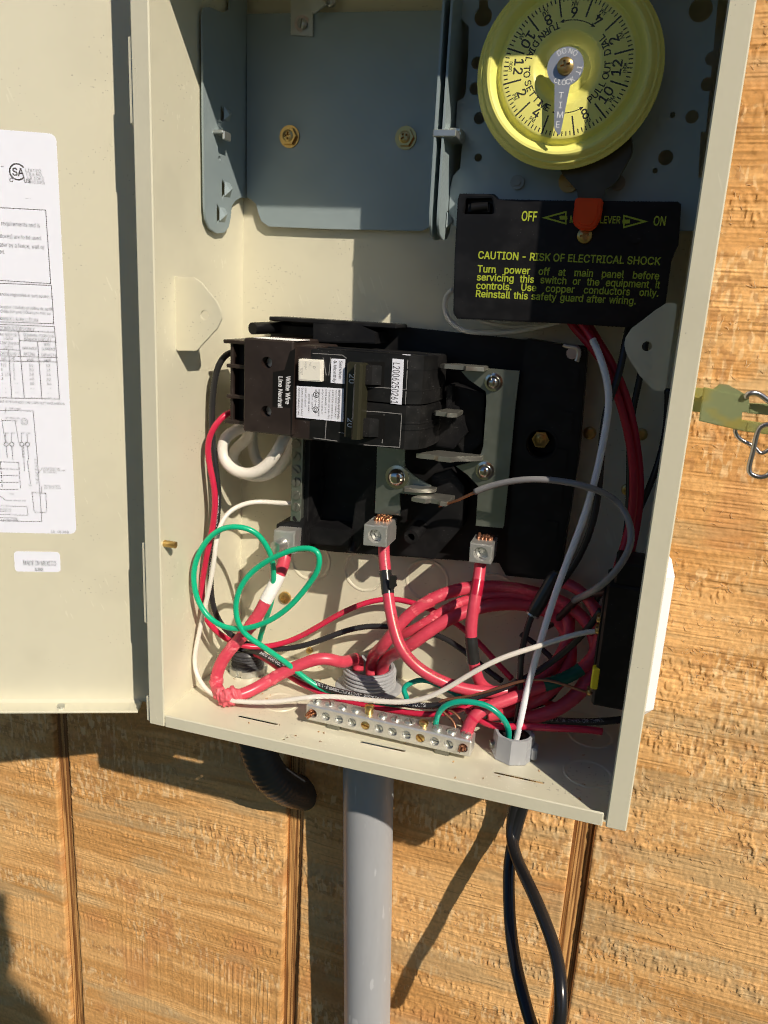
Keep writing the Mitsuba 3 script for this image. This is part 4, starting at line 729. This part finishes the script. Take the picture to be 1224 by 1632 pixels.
RB = .0033
k, P = cable('red_cable', 'thick red cable with black tape dropping from the middle lug', 'cable', [(612, 866, -.038), (612, 884, -.040), (616, 925, -.046), (621, 965, -.052), (628, 1000, -.057), (641, 1035, -.061), (668, 1065, -.063), (705, 1086, -.060), (745, 1099, -.057), (800, 1102, -.050), (850, 1088, -.040), (888, 1052, -.028), (906, 1010, -.018), (903, 985, -.013), (880, 962, -.010)], RB, 'red_insulation', wob=.04)
bk_ = band(k, P, RB, (614, 910), (620, 946), 'tape', 'black_tape', 'black tape with a loose end', rough=.25)
q = at(628, 928, -.051); fp = np.array([(0, 0), (.0042, .0008), (.0050, -.0012), (.0044, -.0028), (.0052, -.0052), (.0038, -.0062), (.0030, -.0078), (0, -.0072)]); part(k, 'tape_end', oriented(ext(Polygon(fp), .0004), q + np.array([-.0022, -.001, .0040]), unit([1, -.35, .1]), EZ, np.cross(unit([1, -.35, .1]), EZ)), 'black_tape')
wprint(k, P, RB, 'NYLON 600V  OIL AND GASOLINE RES  AWG 6', (622, 980), .0016, .5, 'copper_dark'); wprint(k, P, RB, 'TYPE MTW', (612, 876), .0016, .2, 'black_ink')
k, P = cable('red_cable', 'thick red cable with black tape hanging from the right lug', 'cable', [(766, 892, -.034), (764, 912, -.038), (757, 955, -.046), (751, 1000, -.050), (753, 1040, -.052), (759, 1072, -.050), (772, 1095, -.045), (805, 1106, -.038), (850, 1100, -.030), (888, 1072, -.022), (903, 1040, -.015), (898, 1010, -.011)], RB, 'red_insulation', wob=.04)
band(k, P, RB, (752, 1016), (756, 1054), 'tape', 'black_tape', rough=.1); band(k, P, RB, (760, 925), (757, 950), 'dark_mark', 'deep_red_insulation')
LOOP = 'red cables looped on the floor of the box'
k, P = cable('red_cable', 'upper thick red cable looping right out of the grey conduit, torn insulation', 'cable', [CE + np.array([.0010, .0010, -.006]), CE + np.array([.0014, 0, .006]), (612, 1027, -.036), (640, 992, -.035), (680, 960, -.029), (730, 940, -.021), (790, 935, -.014), (850, 944, -.011), (905, 965, -.012), (940, 1000, -.018), (950, 1040, -.026), (938, 1085, -.036), (905, 1120, -.044), (868, 1138, -.050), (825, 1146, -.052)], RR, 'red_insulation', wob=.08)
wprint(k, P, RR, 'TYPE THHN OR THWN-2 OR MTW', (800, 936), .0016, .4, 'copper_dark'); torn(k, P, RR, (660, 975), (735, 938), .0007, seed=2, cover=.34); torn(k, P, RR, (760, 936), (850, 944), .0005, seed=4, cover=.32)
k, P = cable('red_cable', 'second thick red cable looping right out of the grey conduit just below the first', 'cable', [CE + np.array([.0090, -.0010, -.006]), CE + np.array([.0094, -.0016, .005]), (648, 1032, -.040), (692, 1001, -.038), (740, 976, -.030), (790, 964, -.021), (845, 966, -.014), (885, 985, -.012), (907, 1022, -.016), (907, 1058, -.026), (886, 1092, -.038), (850, 1118, -.046), (800, 1136, -.050), (776, 1140, -.052)], RR, 'red_insulation', wob=.06)
k, P = cable('red_cable', 'frayed red cable between the two loops above the white wire', 'cable', [(640, 1012, -.030), (690, 985, -.030), (735, 960, -.022), (800, 948, -.014), (860, 958, -.010), (900, 990, -.009)], .0031, 'red_insulation', wob=.12)
torn(k, P, .0031, (660, 1000), (735, 960), .0007, seed=6, cover=.36)
k, P = cable('red_cable', 'thick red cable with green tape ending in the right end of the grounding bar', 'cable', [(738, 1180, 'z', .010), (745, 1163, -.070), (754, 1145, -.068), (772, 1130, -.064), (815, 1113, -.057), (865, 1093, -.047), (910, 1076, -.038), (945, 1046, -.032), (957, 1005, -.026), (945, 965, -.020), (915, 936, -.014), (880, 926, -.009)], .0034, 'red_insulation', wob=.05)
band(k, P, .0034, (866, 1093), (926, 1066), 'tape', 'green_tape', 'dark green tape')
band(k, P, .0034, (757, 1142), (754, 1146), 'tape_edge', 'thin_red_insulation')
k, P = cable('red_cable', 'dark red cable bending low along the right of the floor', 'cable', [(950, 1000, -.012), (948, 1040, -.020), (930, 1090, -.030), (895, 1125, -.034), (860, 1140, -.034)], .0036, 'red_insulation')

RT = .00175
k, P = cable('red_wire', 'thin red wire running down the left wall from the breaker and across the back', 'wire', [(372, 657, -.046), (360, 661, -.050), (345, 676, -.054), (333, 702, -.056), (334, 740, -.056), (342, 785, -.056), (337, 850, -.056), (327, 900, -.056), (322, 950, -.056), (329, 985, -.056), (350, 1010, -.052), (385, 1028, -.044), (425, 1030, -.036), (470, 1018, -.030), (530, 985, -.022), (580, 962, -.014), (625, 955, -.010), (670, 965, -.010), (722, 990, -.012), (766, 1028, -.018), (816, 1082, -.028)], RT, 'thin_red_insulation')
wprint(k, P, RT, 'NYLON 600V AWG 12 GASOLINE AND OIL RESISTANT', (480, 1012), .0012, .3, 'copper_dark')
k, P = cable('black_wire', 'thin black wire with white print running down beside the left red wire', 'wire', [(374, 562, -.046), (362, 565, -.048), (350, 580, -.050), (341, 615, -.050), (338, 680, -.050), (343, 740, -.050), (348, 790, -.050), (343, 850, -.050), (337, 905, -.048), (338, 955, -.046), (350, 990, -.044), (372, 1014, -.040), (405, 1030, -.036), (450, 1034, -.032), (500, 1024, -.026), (560, 1003, -.018), (610, 998, -.014), (655, 1003, -.012), (700, 1014, -.012), (745, 1042, -.016), (800, 1085, -.026)], RT, 'black_insulation')
wprint(k, P, RT, 'TYPE MTW OR THHN OR THWN-2 GASOLINE', (348, 790), .0018, -.3)
k, P = cable('red_wire', 'thin red wire from the left fitting passing behind the grounding bar', 'wire', [(393, 1062, -.027), (396, 1045, -.030), (408, 1043, -.034), (430, 1055, -.038), (470, 1083, -.044), (515, 1105, -.048), (570, 1122, -.054), (620, 1131, -.058), (680, 1138, -.060), (720, 1134, -.058), (760, 1120, -.052)], RT, 'thin_red_insulation')
k, P = cable('black_wire', 'black wire with white print curving from the left fitting to the outlet body', 'wire', [(390, 1064, -.026), (392, 1040, -.034), (412, 1040, -.040), (440, 1056, -.044), (490, 1084, -.048), (545, 1103, -.052), (600, 1114, -.058), (660, 1124, -.062), (720, 1121, -.061), (780, 1104, -.056), (835, 1082, -.052), (880, 1054, -.050), (918, 1022, -.052), (944, 992, -.054), (958, 972, -.055)], RT, 'black_insulation')
wprint(k, P, RT, 'AWG 600 VOLTS SUN RES GAS', (415, 1042), .0018, .2); wprint(k, P, RT, 'OR THWN-2 GASOLINE AND OIL RESISTANT II VW-1 600 VOLTS', (490, 1084), .0018, .2)
RW = .0014
k, P = cable('white_wire', 'thin white wire from the neutral bar round the left side to the outlet', 'wire', [(466, 802, -.029), (440, 801, -.030), (410, 800, -.034), (385, 805, -.042), (362, 820, -.050), (348, 848, -.056), (340, 900, -.060), (326, 970, -.062), (314, 1025, -.064), (311, 1062, -.066), (325, 1094, -.070), (358, 1114, -.076), (405, 1119, -.076), (450, 1117, -.074), (510, 1110, -.071), (580, 1115, -.070), (650, 1118, -.071), (692, 1107, -.071), (742, 1079, -.070), (800, 1049, -.068), (860, 1029, -.064), (915, 1012, -.060), (955, 1006, -.0575)], RW, 'white_insulation')
part(k, 'bare_end', tube(np.array([at(953, 1006, -.0577), at(960, 1004, -.057)]), .0009, 8), 'copper', True)
k, P = cable('white_wire', 'long straight white wire from under the black guard down into the grey gland', 'wire', [(920, 505, -.026), (932, 522, -.028), (944, 541, -.030), (960, 580, -.034), (970, 630, -.038), (964, 690, -.042), (948, 765, -.048), (925, 840, -.052), (902, 900, -.054), (880, 962, -.056), (858, 1035, -.058), (839, 1105, -.060), (828, 1155, -.061), (822, 1182, -.060), rq + np.array([.0010, -.001, .003])], .0018, 'cold_white_insulation')
band(k, P, .0018, (925, 510), (943, 540), 'red_tape', 'thin_red_insulation', 'red end of the white wire')
k, P = cable('black_wire', 'black wire crossing the long white wire down to the dark splice', 'wire', [(1012, 495, -.022), (1000, 530, -.026), (985, 600, -.032), (968, 650, -.038), (960, 700, -.040), (955, 770, -.042), (945, 830, -.046), (922, 888, -.047), (897, 925, -.048), (880, 945, -.049)], .0018, 'black_insulation')
k, P = cable('black_wire', 'black wire with a crimped splice sleeve going down into the grey gland', 'wire', [(862, 955, -.050), (848, 980, -.051), (838, 1010, -.052), (830, 1055, -.053), (828, 1110, -.054), (822, 1155, -.055), (817, 1182, -.055), rq + np.array([-.0005, .003, .003])], .0017, 'black_insulation')
a, b = at(888, 912, -.048), at(850, 978, -.0508); part(k, 'splice_sleeve', tube(np.linspace(a, b, 14), np.r_[.0026, .0034, np.full(10, .0037), .0036, .0033], 18), 'black_tape', 40, 'shiny black splice sleeve'); part(k, 'sleeve_ring', oriented(lathe([(.0026, 0), (.0038, 0), (.0038, .0010), (.0026, .0010)], 24), b, *(lambda z: (unit(np.cross(z, EZ)), np.cross(z, unit(np.cross(z, EZ))), z))(unit(b - a))), 'wire_steel', 30)
part(k, 'wire_tip', cyl(b + unit(b - a) * .0002, b + unit(b - a) * .0013, .0024, 16), 'grey_insulation', 30)
k, P = cable('red_wire', 'dark red wire, left of the two bowing down the right side', 'wire', [(905, 505, -.022), (918, 525, -.024), (948, 560, -.026), (978, 615, -.028), (998, 680, -.030), (1008, 740, -.031), (1008, 800, -.032), (1000, 850, -.034), (985, 900, -.038), (970, 950, -.036), (940, 1010, -.03)], .0020, 'deep_red_insulation')
k, P = cable('red_wire', 'dark red wire, right of the two bowing down the right side', 'wire', [(930, 500, -.020), (945, 530, -.022), (975, 580, -.024), (1000, 640, -.026), (1013, 700, -.026), (1019, 750, -.026), (1019, 800, -.027), (1012, 850, -.029), (1000, 900, -.032), (985, 940, -.034)], .0021, 'deep_red_insulation')
k, P = cable('black_wire', 'black wire behind the two dark red wires on the right', 'wire', [(1030, 520, -.010), (1022, 590, -.012), (1008, 660, -.014), (1004, 700, -.016), (1003, 760, -.018), (1000, 830, -.020), (985, 900, -.022), (960, 940, -.02), (945, 980, -.018)], .0017, 'black_insulation')
k, P = cable('black_wire', 'short black wire slanting beside the right flange', 'wire', [(1064, 620, -.02), (1060, 690, -.02), (1048, 740, -.022), (1022, 805, -.022), (1000, 850, -.022)], .0017, 'black_insulation')
k, P = cable('grey_wire', 'grey wire with bare copper tip arching from a cut stab to the right', 'wire', [(757, 784, -.0475), (775, 777, -.049), (805, 769, -.052), (850, 764, -.056), (900, 768, -.058), (948, 780, -.058), (985, 802, -.056), (1004, 838, -.064), (1003, 872, -.072), (985, 905, -.075), (960, 931, -.073), (935, 947, -.066), (915, 957, -.05)], .0017, 'grey_insulation')
part(k, 'copper_tip', tube(np.array([at(700, 807, -.0445), at(730, 797, -.046), at(760, 783, -.0476)]), np.array([.0006, .0008, .0009]), 10), 'copper', True)
RG = .0016
k, P = cable('green_wire', 'bright green wire coiled in two large loops on the left', 'wire', [(414, 1020, -.030), (418, 1005, -.034), (427, 978, -.040), (434, 950, -.046), (436, 915, -.050), (433, 890, -.053), (422, 866, -.056), (405, 848, -.059), (380, 840, -.062), (350, 845, -.064), (324, 870, -.066), (310, 905, -.068), (312, 945, -.069), (330, 980, -.069), (362, 1000, -.069), (403, 999, -.069), (438, 984, -.068), (468, 960, -.067), (493, 930, -.066), (508, 902, -.066), (505, 880, -.066), (482, 874, -.066), (449, 883, -.067), (414, 902, -.068), (387, 930, -.070), (376, 968, -.071), (386, 1004, -.070), (412, 1026, -.066), (458, 1058, -.055), (500, 1090, -.050), (540, 1105, -.046)], RG, 'green_insulation')
k, P = cable('green_wire', 'small dark green loop lying behind the long white wire', 'wire', [(560, 1126, -.05), (640, 1122, -.056), (648, 1112, -.058), (644, 1098, -.058), (656, 1088, -.056), (672, 1084, -.054), (700, 1092, -.053), (730, 1108, -.055), (752, 1118, -.058)], .0015, 'teal_insulation')
k, P = cable('green_wire', 'green wire arching from the grounding bar into the grey gland', 'wire', [(694, 1168, 'z', .009), (695, 1150, -.070), (704, 1130, -.071), (726, 1119, -.071), (752, 1119, -.070), (780, 1127, -.069), (802, 1146, -.068), (811, 1170, -.064), rq + np.array([-.0040, -.002, .003])], .0016, 'teal_insulation')
k, P = cable('copper_wire', 'bare copper wire running across the floor to the outlet screw', 'wire', [(724, 1168, 'z', .010), (722, 1150, -.066), (708, 1136, -.064), (700, 1122, -.062), (730, 1112, -.060), (790, 1098, -.058), (830, 1086, -.058), (870, 1084, -.058), (908, 1094, -.058), (948, 1106, -.0575)], .0008, 'copper_dark', n=8)
k, P = cable('copper_wire', 'short bare copper wire bending into the grounding bar', 'wire', [(735, 1172, 'z', .010), (737, 1155, -.066), (728, 1140, -.064), (712, 1130, -.062)], .0008, 'copper_dark', n=8)
k, P = cable('white_coil', 'thick white pigtail coiled below the breaker', 'wire', [(470, 680, -.036), (452, 700, -.046), (436, 728, -.048), (408, 752, -.049), (380, 752, -.049), (358, 732, -.048), (357, 704, -.046), (372, 688, -.042), (396, 680, -.036), (392, 700, -.030), (376, 716, -.028), (372, 738, -.027), (392, 756, -.026), (430, 755, -.025), (458, 730, -.025), (470, 690, -.025), (460, 660, -.024), (410, 665, -.020), (402, 700, -.018), (410, 735, -.018), (440, 748, -.018)], .0033, 'white_insulation')
k, P = cable('white_wire', 'thin grey-white wire hanging in a loop under the black guard', 'wire', [(722, 462, -.024), (710, 478, -.022), (712, 502, -.022), (732, 523, -.022), (770, 530, -.022), (820, 528, -.022), (862, 520, -.022), (905, 508, -.024), (930, 500, -.026)], .0014, 'white_insulation')
k, P = cable('white_wire', 'second thin white wire close under the black guard', 'wire', [(745, 480, -.022), (757, 505, -.020), (785, 516, -.020), (830, 521, -.020), (880, 512, -.022), (920, 500, -.024)], .0012, 'white_insulation')
k, P = cable('black_wire', 'black cable lying along the right rear of the floor', 'wire', [(760, 1138, -.054), (800, 1143, -.050), (850, 1146, -.046), (905, 1150, -.044), (955, 1150, -.040), (995, 1146, -.034)], .0020, 'black_insulation')
wprint(k, P, .0020, '600V AWG MTW THHN OR THWN', (845, 1146), .0018, .3)
k, P = cable('red_wire', 'dark red wire lying on the floor and ending near the right flange', 'wire', [(745, 1132, -.058), (770, 1150, -.062), (790, 1157, -.062), (830, 1158, -.060), (880, 1160, -.060), (925, 1162, -.058), (960, 1166, -.056)], .0019, 'thin_red_insulation')
k, P = cable('black_wire', 'black wire crossing to the outlet body along the back', 'wire', [(868, 1000, -.012), (890, 985, -.014), (910, 965, -.018), (930, 950, -.022), (955, 945, -.028), (975, 935, -.036)], .0020, 'black_insulation')
k, P = cable('red_wire', 'thin red wire hooked behind the white wire near the outlet', 'wire', [(826, 1098, -.030), (850, 1112, -.034), (870, 1120, -.034), (900, 1125, -.030)], .0017, 'thin_red_insulation')

k, P = cable('red_wire', 'thin red wire arcing low from the loops toward the middle of the floor', 'wire', [(912, 985, -.012), (905, 1030, -.018), (882, 1070, -.028), (842, 1100, -.040), (785, 1112, -.050), (725, 1118, -.057), (690, 1126, -.058)], .0016, 'thin_red_insulation')
k, P = cable('black_wire', 'thin black wire circling inside the red loops', 'wire', [(830, 1010, -.010), (870, 1040, -.012), (892, 1075, -.018), (880, 1110, -.026), (840, 1128, -.034), (790, 1132, -.042), (740, 1128, -.050)], .0016, 'black_insulation')
# ------------------------------------------------------------------ cable loop below the box
k, P = cable('black_cable', 'thick black cable hanging in a loop from the gland below the box', 'cable', [np.array([rq[0] - .001, rq[1] - .002, .008]), np.array([rq[0] - .001, rq[1] + .004, -.012]), np.array([rq[0] + .002, -.006, -.055]), (816, 1334, -.007), (842, 1408, -.034), (869, 1470, -.054), (888, 1530, -.070), (894, 1590, -.084), (886, 1650, -.090), (868, 1668, -.088), (850, 1640, -.078), (832, 1580, -.064), (816, 1500, -.043), (811, 1420, -.024), (815, 1355, -.010), np.array([rq[0] + .008, -.004, -.055]), np.array([rq[0] + .004, rq[1] + .010, -.012]), np.array([rq[0] + .003, rq[1] + .003, .006])], .0038, 'black_rubber', free=True, n=20)

# ------------------------------------------------------------------ the photographer, behind and to the right of the view, whose shoulder shades the wall
def limb(js): 
    out = None
    for (a, ra), (b, rb) in zip(js[:-1], js[1:]):
        s = [m3.Manifold.sphere(r, 16).translate(tuple(map(float, c))) for c, r in ((a, ra), (b, rb))]; h = m3.Manifold.batch_hull(s); out = h if out is None else out + h
    return out
def smooth_body(m, l, n=8):
    t = tm(m.refine_to_length(l)); t = trimesh.Trimesh(t.vertices, t.faces, process=True); trimesh.smoothing.filter_taubin(t, iterations=n); return t
GZ = -.888
pr = thing('person', 'person in a dark shirt standing with both hands raised in front', 'person')
px_, py_ = .326, -.78
hip = [(px_ + s * .09, py_, GZ + .86) for s in (-1, 1)]
legs = None
for s in (-1, 1):
    g = limb([((px_ + s * .09, py_, GZ + .88), .095), ((px_ + s * .10, py_ + .01, GZ + .48), .062), ((px_ + s * .11, py_ - .01, GZ + .10), .048)])
    legs = g if legs is None else legs + g
shoes = [limb([((px_ + s * .11, py_ - .05, GZ + .045), .045), ((px_ + s * .115, py_ + .14, GZ + .035), .037)]) for s in (-1, 1)]
torso = m3.Manifold.batch_hull([m3.Manifold.sphere(.10, 20).translate((px_ + s * .07, py_, GZ + .92)) for s in (-1, 1)] + [m3.Manifold.sphere(.10, 20).translate((px_ + s * .095, py_ + .01, GZ + 1.25)) for s in (-1, 1)]) + m3.Manifold.batch_hull([m3.Manifold.sphere(.060, 20).translate((px_ + s * .160, py_, GZ + 1.375)) for s in (-1, 1)] + [m3.Manifold.sphere(.10, 20).translate((px_ + s * .09, py_ + .01, GZ + 1.2)) for s in (-1, 1)] + [m3.Manifold.sphere(.05, 20).translate((px_ + s * .02, py_, GZ + 1.475)) for s in (-1, 1)])
neck = limb([((px_, py_ + .01, GZ + 1.42), .06), ((px_, py_ + .03, GZ + 1.53), .055)])
head = m3.Manifold.sphere(.5, 40).scale((.155, .19, .23)).rotate((-24, 0, 0)).translate((px_, py_ + .055, GZ + 1.62))
nose = limb([((px_, py_ + .155, GZ + 1.62), .012), ((px_, py_ + .165, GZ + 1.575), .016)]); chin = m3.Manifold.sphere(.042, 16).translate((px_, py_ + .125, GZ + 1.525)); ears = [m3.Manifold.sphere(.03, 14).scale((.4, .7, 1)).translate((px_ + s * .08, py_ + .045, GZ + 1.60)) for s in (-1, 1)]
sk = neck + head + nose + chin + ears[0] + ears[1]; sleeves = None
for s in (-1, 1):
    sh = np.array([px_ + s * .190, py_ + .005, GZ + 1.355]); el = np.array([px_ + s * .215, py_ + .12, GZ + 1.128]); wr = np.array([.225 + s * .070, -.525, .158])
    g = limb([(sh, .062), (sh * .45 + el * .55, .054)]); sleeves = g if sleeves is None else sleeves + g
    sk = sk + limb([(sh * .6 + el * .4, .045), (el, .040), (wr, .028)])
    pm = wr + np.array([-s * .012, .032, .045]); sk = sk + limb([(wr, .027), (pm, .030), (pm + np.array([-s * .012, .012, .03]), .026)])
    for f in range(4):
        b = pm + np.array([s * (.020 - .006 * f), .004, .045 - .016 * f]); L = (.030, .034, .032, .025)[f]
        sk = sk + limb([(b, .0092), (b + np.array([-s * L * .5, .018, .004]), .0088), (b + np.array([-s * L * 1.1, .012, .004]), .0080)])
    sk = sk + limb([(pm + np.array([-s * .012, -.004, .0]), .0115), (pm + np.array([-s * .030, -.012, .018]), .0100), (pm + np.array([-s * .048, -.008, .026]), .0085)])
part(pr, 'body', smooth_body(sk, .012, 5), 'skin', True); part(pr, 'shirt', smooth_body(torso + sleeves, .02), 'dark_cloth', True)
part(pr, 'trousers', smooth_body(legs, .025), 'denim', True); [part(pr, 'shoe', smooth_body(g, .02), 'black_rubber', True) for g in shoes]
part(pr, 'hair', smooth_body(m3.Manifold.sphere(.5, 40).scale((.168, .195, .215)).rotate((-24, 0, 0)).translate((px_, py_ + .04, GZ + 1.645)) - m3.Manifold.cube((.3, .2, .2), True).rotate((-24, 0, 0)).translate((px_, py_ + .16, GZ + 1.575)), .012, 4), 'dark_hair', True)
